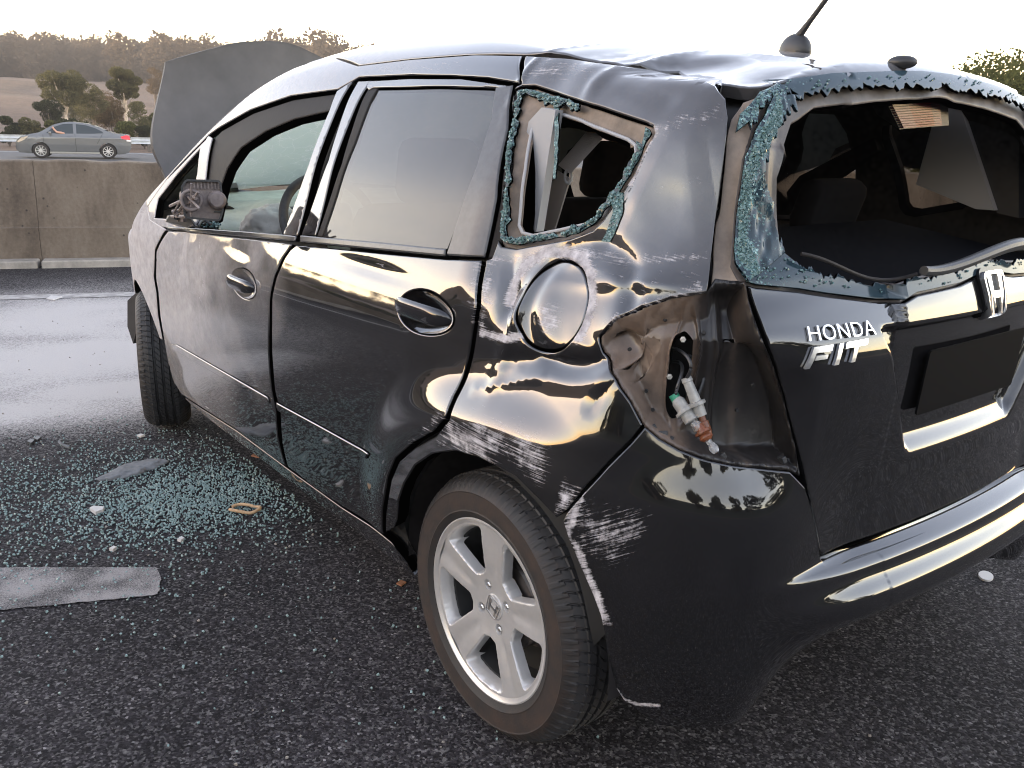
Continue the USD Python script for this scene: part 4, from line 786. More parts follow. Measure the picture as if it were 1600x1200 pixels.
LP = on_plane([(640+372*.2918, 780+490*.2918), (640+350*.2918, 780+610*.2918), (640+450*.2918, 780+715*.2918), (640+470*.2918, 780+592*.2918)], 1, .79)
_la = np.unwrap(sorted(math.atan2(p[2]-.302, p[0]) % (2*np.pi) for p in LP)); LUG0 = np.mean(_la-np.arange(4)*np.pi/2)
def barrel():
    return revolve([(.194, .8095), (.199, .812), (.2035, .8155), (.2065, .815), (.2065, .809), (.200, .805), (.190, .795), (.183, .780), (.178, .70), (.185, .66), (.205, .645)], 96)
def wheel(x, side, steer, hi):
    w = UsdGeom.Xform.Define(stage, uniq(CAR, 'wheel'))
    w.AddTranslateOp().Set(Gf.Vec3d(x, 0, .302))
    mtx = np.eye(4); piv = np.array([0, .70, 0])
    T = trimesh.transformations.rotation_matrix(steer, [0, 0, 1], piv)
    if side < 0: T = np.diag([1, -1, 1, 1.])@T
    wp_ = str(w.GetPath())
    v, f, mk = tyre_mesh(936 if hi else 90, hi); m = trimesh.Trimesh(v, f, process=False); m.apply_transform(T)
    vv, fa, n = meshkit.arrays(m, 38); w0 = vv@T[:3, :3]-T[:3, 3]@T[:3, :3]; R0 = np.hypot(w0[:, 0], w0[:, 2]); sd = np.clip(1.25-np.abs(R0-.247)/.05, 0, 1)*(np.abs(w0[:, 1]-.73) > .06)+.25*(R0 > .285)
    rawmesh('tyre', vv, fa, n, M['tyre'], wp_, masks=np.stack([sd, 0*sd, 0*sd], -1))
    face, lugs = rim_face(.0045 if hi else .02); face.apply_transform(T); rimp = obj('rim', face, M['alloy'], wp_, smooth=32)
    b = barrel(); b.apply_transform(T); obj('rim_barrel', b, M['alloy'], wp_, smooth=35); b2 = revolve([(.1865, .786), (.1765, .775), (.1735, .70), (.02, .69)], 64); b2.apply_transform(T); obj('barrel_inside', b2, M['black'], wp_, smooth=35)
    br = revolve([(0, .755), (.10, .755), (.105, .75), (.105, .70), (.15, .69), (.15, .66), (0, .66)], 40); br.apply_transform(T); obj('brake_drum', br, M['grimy'], wp_, smooth=30)
    if hi:
        for l in lugs:
            c = l.centroid
            bolt = cat(revolve([(0, .790), (.004, .7905), (.0065, .788), (.0072, .778), (.0072, .770)], 6), revolve([(.0095, .777), (.0085, .780), (.0072, .780)], 20)); bolt.apply_translation([c.x, .002, c.y]); bolt.apply_transform(T); obj('wheel_bolt', bolt, M['steel'], wp_, smooth=30)
        cap = revolve([(0, .7945), (.024, .7940), (.029, .793), (.0305, .789)], 40); cap.apply_transform(T); obj('centre_cap', cap, M['alloy'], wp_, smooth=40)
        H = unary_union([Polygon([(-.0135, -.017), (-.008, -.017), (-.009, .017), (-.017, .017)]), Polygon([(.008, -.017), (.0135, -.017), (.017, .017), (.009, .017)]), sbox(-.01, -.004, .01, .003)])
        H = unary_union([H, trapz(.019, .0225, .0225, .006).difference(trapz(.0175, .021, .021, .005))])
        H = affinity.rotate(H, -20, origin=(0, 0)); e = extrude(H, .0016); e.apply_transform(np.array([[-1.0, 0, 0, 0], [0, 0, 1, .7938], [0, 1, 0, 0], [0, 0, 0, 1]])); e.fix_normals(); e.apply_transform(T); obj('cap_emblem', e, M['steel'], wp_, smooth=False)
wheel(0, 1, 0.0, True); wheel(2.5, 1, math.radians(-18), True); wheel(0, -1, 0.0, False); wheel(2.5, -1, math.radians(11), False)
# --- wheel housings and underside
def housing(x, sgn):
    a = revolve([(.362, .79 if x < 1 else .70), (.362, .42), (.02, .42)], 60, a0=-.08, a1=np.pi+.08); a.apply_translation([x, 0, .302])
    if sgn < 0: a.vertices[:, 1] *= -1
    return a
for x in (0, 2.5):
    for s in (1, -1): obj('wheel_housing', housing(x, s), M['rubber'], CAR, smooth=40)
obj('underbody', cat(bx([1.70, 1.50, .10], [1.25, 0, .25]), bx([3.1, .80, .12], [1.22, 0, .29])), M['black'], CAR, smooth=False)
mf = HANG and W([(1566, 840)])
# hanging liner in front of the front wheel
lin = on_plane([(199, 470), (212, 458), (226, 464), (212, 500), (208, 537), (199, 510)], 1, .80)
obj('torn_wheel_liner', trimesh.convex.convex_hull(np.vstack([lin, lin+[.02, -.06, 0]])), M['rubber'], CAR, smooth=False)
# --- raised bonnet
tc = on_plane([(258, 97), (300, 84), (345, 72), (372, 66), (400, 64.5), (455, 69), (485, 82), (515, 96)], 0, 2.66)
tc = np.vstack([tc, [2.62, -.45, 1.50], [2.6, -.66, 1.44]])
bc = np.array([[2.47, .675-(.675+.66)*k/9, 1.03] for k in range(10)]); mc = (tc+bc)/2+np.array([.035, 0, 0])
mc[0] = on_plane([(236, 215)], 0, 2.56)[0]; q1 = on_plane([(246, 170)], 0, 2.6)[0]
U = np.linspace(0, 1, 70)
def along(c): return spline(c, 70)
G = [along(bc), along(bc*.5+mc*.5+[0.012, 0, 0]), along(mc), along(mc*.5+tc*.5+[.012, 0, 0]), along(tc)]
from scipy.interpolate import CubicSpline
grid = CubicSpline([0, .25, .5, .75, 1], np.array(G))(np.linspace(0, 1, 40))
grid[..., 0] += .012*(meshkit.fbm(grid*[3, 5, 5], 3, 4)-.5)
def slab(grid, t):
    n, k = grid.shape[:2]; du = np.gradient(grid, axis=1); dv = np.gradient(grid, axis=0); N = np.cross(du, dv); N /= np.linalg.norm(N, axis=-1, keepdims=True); N *= np.sign((-N[..., :1]).mean())
    F = []
    i, j = np.meshgrid(np.arange(n-1), np.arange(k-1), indexing='ij'); q = np.stack([i*k+j, i*k+j+1, (i+1)*k+j+1, (i+1)*k+j], -1).reshape(-1, 4); o = n*k
    e = np.r_[np.arange(k), np.arange(1, n)*k+k-1, (n-1)*k+np.arange(k-2, -1, -1), np.arange(n-2, 0, -1)*k]; e2 = np.roll(e, -1)
    F = np.vstack([q, q[:, ::-1]+o, np.stack([e2, e, e+o, e2+o], 1)])
    V = np.vstack([(grid+N*t/2).reshape(-1, 3), (grid-N*t/2).reshape(-1, 3)])
    m = trimesh.Trimesh(V, np.vstack([F[:, [0, 1, 2]], F[:, [0, 2, 3]]]), process=False); m.fix_normals(); return m
M['bonnet'] = plain('powder_dulled_black_paint', (.058, .053, .052), .6, var=.22, vscale=5, bump=.06, bscale=40)
obj('bonnet', slab(grid, .018), M['bonnet'], CAR, smooth=45, label='raised bonnet dulled grey by powder')
# --- windscreen, headliner, dashboard
ws = sbox(1.64, -.60, 2.42, .60)
sheet('windscreen', ws, M['windscreen'], CAR, chart=Top, h=.04, gap=0, lip=0, skirt=0, off=-.012, label='milky green cracked windscreen')
sheet('headliner', sbox(-.30, -.50, 1.58, .50), M['headliner'], CAR, chart=Top, h=.06, gap=0, lip=0, skirt=0, off=-.045)
dn = 30; pr = [(2.46, 1.005), (2.25, .985), (2.05, .965), (1.92, .945), (1.84, .905), (1.82, .85), (1.86, .75), (1.88, .55)]
pr = spline(pr, 30); ys = np.linspace(-.68, .68, 40)
dg = np.stack([np.broadcast_to(pr[:, :1], (30, 40)), np.broadcast_to(ys, (30, 40)), np.broadcast_to(pr[:, 1:], (30, 40))], -1).copy()
hump = np.exp(-((dg[..., 1]-.36)/.17)**4); dg[..., 2] += .055*hump*sstep(2.3, 1.95, dg[..., 0])*sstep(.7, .9, dg[..., 2]); dg[..., 0] -= .07*hump*sstep(.86, .98, dg[..., 2])
ds = obj('dashboard', slab(dg[::-1], .012), M['dash'], CAR, smooth=50, label='dashboard coated in white powder')
vp = on_plane([(352, 343)], 1, .60)[0]
vt = revolve([(0, -.03), (.040, -.03), (.048, 0), (.055, .006), (.056, 0), (.056, -.04)], 40); vt.apply_transform(trimesh.geometry.align_vectors([0, 1, 0], [-.85, .3, .35])); vt.apply_translation(vp); obj('air_vent', vt, M['plastic'], ds, smooth=40)
vt = revolve([(0, 0), (.014, 0), (.016, .003)], 20); vt.apply_transform(trimesh.geometry.align_vectors([0, 1, 0], [-.5, .3, .8])); vt.apply_translation(on_plane([(350, 320)], 1, .60)[0]); obj('air_vent', vt, M['plastic'], ds, smooth=40)
obj('instrument_cluster', rbox([.05, .28, .09], [1.80, .36, .955], .02), M['plastic'], ds, smooth=40)
st_c = np.array([1.60, .365, .955]); tor = trimesh.creation.torus(.178, .0165, 64, 16)
TR = trimesh.geometry.align_vectors([0, 0, 1], [-.90, 0, .43])
tor.apply_transform(TR); tor.apply_translation(st_c); M['steer'] = plain('dusty_steering_wheel', (.075, .075, .08), .6, var=.4, vscale=20)
sw_ = obj('steering_wheel', tor, M['steer'], CAR, smooth=60)
hubm = rbox([.19, .15, .05], [0, 0, 0], .024); spk = cat(hubm, rbox([.33, .035, .02], [0, .01, 0], .009), rbox([.04, .17, .02], [0, -.09, 0], .009)); R2 = trimesh.transformations.rotation_matrix(np.pi/2, [0, 0, 1]); spk.apply_transform(R2); spk.apply_transform(TR); spk.apply_translation(st_c+[.01, 0, 0]); obj('hub_and_spokes', cat(spk), M['plastic'], sw_, smooth=40)
obj('steering_column', tube([st_c+[.03, 0, -.02], st_c+[.30, 0, -.15]], .05, 14), M['plastic'], sw_)
ab = trimesh.creation.icosphere(4); ab.apply_scale([.09, .11, .085]); ab.vertices *= (1+.55*(meshkit.fbm(ab.vertices*22, 3, 2)-.5))[:, None]; ab.apply_translation(on_plane([(424, 352)], 1, .52)[0]+[0, 0, -.01]); obj('airbag', ab, M['powder'], CAR, smooth=60, label='limp white deployed airbag')
for s in (1, -1):
    se = obj('front_seat', rbox([.14, .48, .62], [1.02, s*.36, .78], .06, rot(-.25, [0, 1, 0])), M['seat'], CAR, smooth=50)
    obj('seat_cushion', rbox([.52, .50, .16], [1.32, s*.36, .50], .06), M['seat'], se, smooth=50); obj('headrest', rbox([.09, .26, .19], [.90, s*.36, 1.18], .04, rot(-.2, [0, 1, 0])), M['seat'], se, smooth=50)
rs = obj('rear_seat', rbox([.14, 1.16, .62], [.16, 0, .78], .05, rot(-.35, [0, 1, 0])), M['seat'], CAR, smooth=50)
obj('seat_cushion', rbox([.5, 1.2, .16], [.5, 0, .50], .05), M['seat'], rs, smooth=50)
for s in (1, -1): obj('headrest', rbox([.08, .24, .15], [.03, s*.33, 1.13], .035, rot(-.3, [0, 1, 0])), M['seat'], rs, smooth=50)
obj('parcel_shelf', rbox([.52, 1.10, .03], [-.25, -.02, 1.045], .012, rot(-.12, [0, 1, 0])), M['carpet'], CAR, smooth=40)
obj('cargo_floor', bx([.6, 1.0, .03], [-.12, 0, .62]), M['carpet'], CAR, smooth=False)
# inner trims seen through the openings
def inner(name, px, y, m, t=.03, parent=CAR, **k):
    p = on_plane(px, 1, y); return obj(name, trimesh.convex.convex_hull(np.vstack([p, p+[0, -t if y > 0 else t, 0]])), m, parent, smooth=False, **k)
ct = on_plane([(806, 364), (811, 270), (826, 190), (846, 168), (868, 172), (850, 270), (838, 362)], 1, .668); 
obj('pillar_trim', trimesh.convex.convex_hull(np.vstack([ct, ct+[.0, -.02, 0]])), M['trim_grey'], CAR, smooth=30, label='light grey inner pillar trim')
sb = obj('seat_belt', trimesh.convex.convex_hull(np.vstack([on_plane(q, 1, y) for q, y in (([(921, 200), (946, 212)], .50), ([(872, 258), (891, 272)], .58))]+[on_plane([(921, 200), (946, 212), (872, 258), (891, 272)], 1, .54)+[0, -.0, 0]])), M['belt_web'], CAR, smooth=False)
def strap(a, b, c, d, ya, yb):
    p = np.vstack([on_plane([a, b], 1, ya), on_plane([c, d], 1, yb)]); return trimesh.convex.convex_hull(np.vstack([p, p+[0, -.004, 0]]))
obj('belt_webbing', strap((869, 266), (890, 279), (840, 358), (866, 360), .58, .56), M['belt_web'], sb, smooth=False)
gd = trimesh.creation.torus(.013, .005, 24, 8); gd.apply_scale([1, .6, 1]); gd.apply_transform(trimesh.geometry.align_vectors([0, 0, 1], [-.5, .8, .1])); gd.apply_translation(on_plane([(888, 276)], 1, .575)[0]); obj('belt_guide', gd, M['trim_grey'], sb, smooth=60)
M['beige_trim'] = plain('beige_grey_trim', (.26, .235, .215), .7, bump=.1, bscale=200)
inner('side_trim', [(1478, 150), (1503, 150), (1513, 185), (1540, 262), (1562, 328), (1533, 326), (1490, 308), (1440, 288), (1452, 268)], -.60, M['beige_trim'], label='pale side trim of the right rear pillar')
inner('side_trim', [(1565, 150), (1600, 150), (1600, 340), (1566, 332), (1520, 190)], -.62, M['plastic'], label='dark right side trim')
# dark strip of the belt and post across the far window
inner('seat_belt', [(1238, 300), (1258, 275), (1340, 235), (1375, 215), (1380, 235), (1345, 252), (1268, 308), (1242, 330)], -.66, M['seat'], label='dark belt hanging by the right rear window')
# --- broken door mirror
mp = lambda px, y=.93: on_plane([px], 1, y)[0]
c = mp((316, 313), .95); mn = np.array([-.90, .30, .10]); mn /= np.linalg.norm(mn)
mu = np.cross([0, 0, 1], mn); mu /= np.linalg.norm(mu)
shape = Polygon([(-.062, -.052), (.055, -.062), (.068, -.03), (.066, .058), (-.05, .060), (-.066, .04)]).buffer(-.012).buffer(.016, 6); shape = affinity.scale(shape, .80, .92, origin=(0, 0))
def mplate(poly, t, z0=0.0):
    e = extrude(poly, t); Rm = np.eye(4); Rm[:3, 0] = mu; Rm[:3, 1] = np.cross(mn, mu); Rm[:3, 2] = mn; Rm[:3, 3] = c+mn*z0; e.apply_transform(Rm); return e
M['raw_plastic'] = plain('dusty_raw_plastic', (.16, .13, .12), .6, var=.4, vscale=40, bump=.3, bscale=120)
mi = obj('door_mirror', mplate(shape.difference(shape.buffer(-.006)), .022, -.004), M['plastic'], CAR, smooth=30, label='broken door mirror without its glass')
obj('mirror_carrier', mplate(shape.buffer(-.005), .006), M['raw_plastic'], mi, smooth=False)
for k in range(9): obj('carrier_rib', mplate(sbox(-.03+.0095*k, .032, -.0265+.0095*k, .055), .006, .006), M['raw_plastic'], mi, smooth=False)
for k in range(6): obj('carrier_rib', mplate(sbox(.03, -.035+.011*k, .055, -.0305+.011*k), .005, .006), M['plastic'], mi, smooth=False)
mo = revolve([(0, 0), (.026, 0), (.027, .008), (.024, .022), (.018, .028), (0, .029)], 28); mo.apply_transform(trimesh.geometry.align_vectors([0, 1, 0], mn)); mo.apply_translation(c+mn*.012+mu*.040); obj('mirror_motor', mo, M['raw_plastic'], mi, smooth=35)
rg = np.random.default_rng(3)
bone = [((278, 345), (285, 310), .93, .95), ((285, 310), (303, 296), .95, .96), ((270, 330), (296, 322), .93, .97), ((268, 338), (300, 338), .94, .97), ((283, 303), (296, 335), .96, .98), ((300, 300), (280, 330), .97, .98), ((266, 322), (288, 312), .93, .95), ((290, 292), (306, 310), .96, .99)]
for a, b, y0, y1 in bone: obj('mirror_frame', tube(spline([mp(a, y0), (mp(a, y0)+mp(b, y1))/2+rg.normal(0, .003, 3), mp(b, y1)], 8), .0052, 6), M['raw_plastic'], mi)
tr_ = trimesh.creation.torus(.027, .005, 28, 8); tr_.apply_transform(trimesh.geometry.align_vectors([0, 0, 1], mn)); tr_.apply_translation(mp((299, 313), .99)); obj('mirror_frame', tr_, M['raw_plastic'], mi, smooth=50)
for k in range(16):
    pk = mp((rg.uniform(268, 303), rg.uniform(300, 345)), rg.uniform(.94, 1.0)); bq = rbox([rg.uniform(.006, .018), rg.uniform(.006, .02), rg.uniform(.006, .02)], [0, 0, 0], .002, trimesh.transformations.random_rotation_matrix(rg.uniform(size=3))); bq.apply_translation(pk); obj('mirror_fragment', bq, M['raw_plastic'] if k % 3 else M['plastic'], mi, smooth=False)
for a, b in (((286, 300), (312, 326)), ((288, 326), (310, 300)), ((299, 287), (299, 338)), ((272, 332), (290, 300))): obj('mirror_frame', tube(np.array([mp(a, .99), mp(b, .99)]), .0035, 6), M['raw_plastic'], mi)
obj('mirror_foot', trimesh.convex.convex_hull(np.vstack([[mp(p, .86) for p in ((258, 346), (262, 336), (298, 338), (306, 350), (294, 356), (276, 353))], [mp(p, .93) for p in ((260, 345), (264, 337), (296, 339), (303, 349), (292, 355))]])), M['plastic'], mi, smooth=25)
obj('wire', tube(spline([mp((300, 345), .90), mp((312, 349), .90), mp((318, 345), .88), mp((330, 351), .86)], 16), .004, 6), M['plastic'], mi)
# glass crumbs along the left window sill and the rear ledge
M['granule'] = plain('glass_granule', (.16, .26, .255), .12, extra={'transmission_weight': .3})
def crumbs(P, size, seed, squash=.6):
    r = np.random.default_rng(seed); n = len(P); b = trimesh.creation.box([1, 1, 1]); bv = np.array(b.vertices); k = 8
    from scipy.spatial.transform import Rotation
    R = Rotation.random(n, random_state=seed).as_matrix(); s = r.uniform(.55, 1.25, (n, 1, 1))*size
    v = (bv[None]*r.uniform(.5, 1.1, (n, 8, 3))*s)@R.transpose(0, 2, 1)+P[:, None]
    f = (np.array(b.faces)[None]+np.arange(n)[:, None, None]*8).reshape(-1, 3); return v.reshape(-1, 3), f
pp = on_plane(np.stack([rg.uniform(310, 345, 60), rg.uniform(347, 355, 60)], 1), 1, .80); v, f = crumbs(pp, .007, 1); rawmesh('glass_crumbs', v, f, None, M['granule'], CAR, kind='stuff')
def crumbs_on(poly, n, seed, size, off, parent):
    r = np.random.default_rng(seed); x0, y0, x1, y1 = poly.bounds; q = r.uniform([x0, y0], [x1, y1], (n*6, 2)); q = q[contains_xy(poly, q[:, 0], q[:, 1])][:n]
    P = Wrap.point(q); P = P+grad_f(P)*off; v, f = crumbs(P, size, seed); rawmesh('glass_crumbs', v, f, None, M['granule'], parent, kind='stuff')
crumbs_on(band.buffer(-.003), 1500, 21, .0045, .003, qp)
crumbs_on(Polygon(np.vstack([leftout, leftin[::-1]])).buffer(0).intersection(LineString(leftout).buffer(.052)).difference(LineString(leftout).buffer(.014)), 900, 22, .0045, .006, tg)
crumbs_on(lowg.buffer(-.004), 140, 23, .0035, .003, tg)
crumbs_on(topP.buffer(-.004), 110, 24, .0035, .003, tg)
# ------------------------------------------------------------------ setting: road, median wall, opposite carriageway, hills
RD = np.array([.345, .9386]); RN = np.array([.9386, -.345])          # along the road (to the left of the picture), across it (away)
def rc(P): P = np.asarray(P, float); return np.stack([P[..., :2]@RD, P[..., :2]@RN], -1)
def rw(a, b, z=0.0): return np.array([RD[0]*a+RN[0]*b, RD[1]*a+RN[1]*b, z])
WB = 6.80
def terrain(a, b):
    h = -.60*sstep(8, 16, b)
    h = h+sstep(50, 175, b)*(5.6+.008*np.clip(a, -150, 300))+(b > 175)*0
    h = h+sstep(165, 330, b)*(1.5+.010*np.clip(a, -120, 330)+1.3*np.sin(a/47.0+1))
    h = h+sstep(60, 260, a)*sstep(-60, 60, b)*4*sstep(40, 120, b)
    h = h+43*np.exp(-((a-288)/75)**2-((b-108)/62)**2)
    n = meshkit.fbm(np.stack([a/38, b/38, 0*a], -1), 4, 3)-.5
    h = h+n*5*sstep(56, 140, b)
    h = h+sstep(-12, -30, b)*4.5
    return h
M['asphalt'] = mat('asphalt', {'g': ('geometry', {}), 'v': ('voronoi_texture', {'scale': 170.0}), 've': ('voronoi_texture', {'scale': 170.0, 'feature': 'distance_to_edge'}), 'sc': ('separate_color', {}),
    'n': ('noise_texture', {'scale': 1.3, 'detail': 6.0, 'roughness': .6}), 'n2': ('noise_texture', {'scale': 300.0, 'detail': 2.0}),
    'st': ('rgb_ramp', {'ramp': [(0, (.008, .0072, .0078)), (.40, (.017, .0155, .0168)), (.80, (.034, .031, .0335)), (.955, (.055, .051, .054)), (.988, (.11, .105, .105)), (1, (.23, .22, .215))]}),
    'mv': ('rgb_ramp', {'ramp': [(.3, (.52, .51, .53)), (.7, (1.32, 1.28, 1.28))]}), 'mul': ('mix', {'mix_type': 'multiply', 'fac': 1.0}),
    'm': ('attribute', {'attribute': 'masks'}), 'sp': ('separate_color', {}), 'pn': ('noise_texture', {'scale': 45.0, 'detail': 5.0, 'roughness': .75}),
    'pa': ('math', {'math_type': 'multiply_add', 'value2': .7}), 'pq': ('math', {'math_type': 'multiply_add', 'value2': .42}), 'pr': ('map_range', {'from_min': .64, 'from_max': 1.34, 'to_min': 0., 'to_max': .92, 'clamp': True}),
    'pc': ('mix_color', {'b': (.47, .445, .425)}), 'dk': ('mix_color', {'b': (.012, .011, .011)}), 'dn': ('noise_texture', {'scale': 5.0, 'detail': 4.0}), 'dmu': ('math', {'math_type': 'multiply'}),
    'hm': ('math', {'math_type': 'multiply_add', 'value2': .55}), 'b': ('bump', {'strength': .8, 'distance': .003}), 'p': ('principled_bsdf', {'roughness': .85, 'ior': 1.22})},
    [('g.position', 'v.vector'), ('g.position', 've.vector'), ('g.position', 'n.vector'), ('g.position', 'n2.vector'), ('g.position', 'pn.vector'), ('g.position', 'dn.vector'), ('v.color', 'sc.color'), ('sc.r', 'st.fac'), ('n.fac', 'mv.fac'), ('st.color', 'mul.color1'), ('mv.color', 'mul.color2'),
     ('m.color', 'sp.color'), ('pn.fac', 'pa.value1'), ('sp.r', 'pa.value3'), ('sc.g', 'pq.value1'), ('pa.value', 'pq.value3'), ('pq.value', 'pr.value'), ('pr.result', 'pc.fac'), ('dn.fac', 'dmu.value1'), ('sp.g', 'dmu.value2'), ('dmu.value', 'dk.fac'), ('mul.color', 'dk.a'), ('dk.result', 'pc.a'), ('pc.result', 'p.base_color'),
     ('ve.distance', 'hm.value1'), ('sc.b', 'hm.value3'), ('hm.value', 'b.height'), ('b.normal', 'p.normal')])
# near road: fine sheet with powder and stain masks; the far ground is one terrain sheet below it
ga = np.r_[np.arange(-14, -4, .5), np.arange(-4, 7, .05), np.arange(7, 24, .5)]; gb = np.r_[np.arange(-13.4, -3, .4), np.arange(-3, 7.05, .05)]
A, B = np.meshgrid(ga, gb, indexing='ij'); P = A[..., None]*RD+B[..., None]*RN
pc_ = on_plane([(70, 560), (150, 500), (170, 610), (60, 640)], 2, 0.0)[:, :2]; pw = 0
for c0, s0, w0 in ((rc(pc_[0]), (1.1, .85), 1.05), (rc(pc_[1]), (1.0, 1.0), 1.0), (rc(pc_[2]), (.60, .36), .95), (rc(pc_[3]), (.75, .30), .90)):
    pw = np.maximum(pw, w0*np.exp(-(((A-c0[0])/s0[0])**2+((B-c0[1])/s0[1])**2)))
nn = meshkit.fbm(np.stack([A*1.6, B*2.6, 0*A], -1), 5, 11)
pw = np.clip(pw*(.55+.9*nn), 0, 1)+.20*np.exp(-((B-5.6)/.7)**2)*nn
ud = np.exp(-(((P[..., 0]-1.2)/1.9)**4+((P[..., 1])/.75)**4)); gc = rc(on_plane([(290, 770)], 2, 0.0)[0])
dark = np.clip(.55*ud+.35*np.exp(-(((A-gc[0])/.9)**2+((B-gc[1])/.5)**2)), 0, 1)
k = A.shape[1]; i, j = np.meshgrid(np.arange(A.shape[0]-1), np.arange(k-1), indexing='ij'); q = np.stack([i*k+j, (i+1)*k+j, (i+1)*k+j+1, i*k+j+1], -1).reshape(-1, 4)
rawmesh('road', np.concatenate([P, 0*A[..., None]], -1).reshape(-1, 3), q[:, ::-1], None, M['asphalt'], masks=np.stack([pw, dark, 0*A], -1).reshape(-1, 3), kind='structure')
M['field'] = mat('dry_grass_field', {'g': ('geometry', {}), 'n': ('noise_texture', {'scale': .06, 'detail': 8.0, 'roughness': .7}), 'n2': ('noise_texture', {'scale': .9, 'detail': 6.0, 'roughness': .75}), 'a': ('math', {'math_type': 'multiply_add', 'value2': .5}),
    'r': ('rgb_ramp', {'ramp': [(.45, (.030, .020, .010)), (.62, (.062, .036, .019)), (.80, (.095, .054, .030)), (.95, (.12, .073, .042))]}), 'b': ('bump', {'strength': .6, 'distance': .3}), 'p': ('principled_bsdf', {'roughness': .95})},
    [('g.position', 'n.vector'), ('g.position', 'n2.vector'), ('n2.fac', 'a.value1'), ('n.fac', 'a.value3'), ('a.value', 'r.fac'), ('r.color', 'p.base_color'), ('n2.fac', 'b.height'), ('b.normal', 'p.normal')])
ta = np.r_[np.linspace(-900, -160, 14), np.linspace(-150, 320, 130), np.linspace(340, 1200, 14)]; tb = np.r_[np.linspace(-900, -60, 12), np.linspace(-50, 0, 26), np.linspace(2, 60, 30), np.linspace(63, 345, 95), np.linspace(380, 1500, 14)]
A, B = np.meshgrid(ta, tb, indexing='ij'); P = A[..., None]*RD+B[..., None]*RN; H = terrain(A, B)-.03
k = A.shape[1]; i, j = np.meshgrid(np.arange(A.shape[0]-1), np.arange(k-1), indexing='ij'); q = np.stack([i*k+j, (i+1)*k+j, (i+1)*k+j+1, i*k+j+1], -1).reshape(-1, 4)
tm = trimesh.Trimesh(np.concatenate([P, H[..., None]], -1).reshape(-1, 3), np.vstack([q[:, [0, 2, 1]], q[:, [0, 3, 2]]]), process=False)
v, f, n = meshkit.arrays(tm, True); rawmesh('terrain', v, f, n, M['field'], kind='structure')
def strip(name, a0, a1, b0, b1, z, m, **k):
    c = [rw(a0, b0, z), rw(a0, b1, z), rw(a1, b1, z), rw(a1, b0, z)]; return rawmesh(name, np.array(c), np.array([[0, 1, 2, 3]]), None, m, **k)
M['verge'] = plain('dark_verge_grass', (.022, .026, .012), .95, var=.5, vscale=.8)
va, vb = np.linspace(-160, 200, 60), np.r_[-75, -60, -45, np.linspace(-36, -13.2, 14)]; A, B = np.meshgrid(va, vb, indexing='ij'); P = A[..., None]*RD+B[..., None]*RN; H = terrain(A, B)+.03; k = len(vb); i, j = np.meshgrid(np.arange(len(va)-1), np.arange(k-1), indexing='ij'); q = np.stack([i*k+j, (i+1)*k+j, (i+1)*k+j+1, i*k+j+1], -1).reshape(-1, 4)
rawmesh('verge', np.concatenate([P, H[..., None]], -1).reshape(-1, 3), q[:, ::-1], None, M['verge'], kind='structure')
M['far_asphalt'] = plain('worn_far_asphalt', (.045, .043, .045), .8, var=.15, vscale=2)
M['line'] = mat('worn_white_line', {'g': ('geometry', {}), 'n': ('noise_texture', {'scale': 210.0, 'detail': 3.0, 'roughness': .85}), 'n2': ('noise_texture', {'scale': 9.0, 'detail': 5.0}), 'a': ('math', {'math_type': 'multiply_add', 'value2': .8}),
    'r': ('rgb_ramp', {'ramp': [(.66, (.016, .015, .016)), (.80, (.085, .078, .077)), (1.05 if False else 1.0, (.27, .25, .24))]}), 'b': ('bump', {'strength': .7, 'distance': .004}), 'p': ('principled_bsdf', {'roughness': .8})},
    [('g.position', 'n.vector'), ('g.position', 'n2.vector'), ('n2.fac', 'a.value1'), ('n.fac', 'a.value3'), ('a.value', 'r.fac'), ('r.color', 'p.base_color'), ('n.fac', 'b.height'), ('b.normal', 'p.normal')])
M['line_far'] = plain('far_white_line', (.5, .5, .49), .8)
M['edge_paint'] = plain('dusty_edge_paint', (.30, .285, .27), .85, var=.45, vscale=14)
strip('opposite_road', -200, 400, 19, 47.5, -.590, M['far_asphalt'], kind='structure')
strip('road_line', -200, 400, 20.5, 20.7, -.585, M['line_far'], kind='structure'); strip('road_line', -200, 400, 46, 46.2, -.585, M['line_far'], kind='structure')
# lane dash and edge line on the near carriageway
dp = on_plane([(-60, 890), (238, 890), (243, 906), (238, 926), (-60, 934)], 2, .004)
from shapely.geometry import Polygon as _P
dpl = _P([(p[0], p[1]) for p in dp]); far = rc(dp[0]); ext = dp[[0, 4]]+np.append(RD, 0)*1.6
dpl = _P([ext[0][:2], dp[0][:2], dp[1][:2], dp[2][:2], dp[3][:2], dp[4][:2], ext[1][:2]]).buffer(.012).convex_hull
ring_p = dens(dpl.exterior, .014); rj = np.random.default_rng(2); dpl = _P(ring_p+rj.normal(0, .0016, ring_p.shape)).buffer(.003); dpl = max(getattr(dpl, 'geoms', [dpl]), key=lambda g: g.area)
m = trimesh.creation.triangulate_polygon(dpl, engine='earcut'); rawmesh('lane_dash', np.c_[m[0], np.full(len(m[0]), .004)], m[1], None, M['line'], kind='structure')
eb = rc(on_plane([(100, 463)], 2, 0)[0])[1]; strip('edge_line', -13, 23, eb-.085, eb+.085, .004, M['edge_paint'], kind='structure')
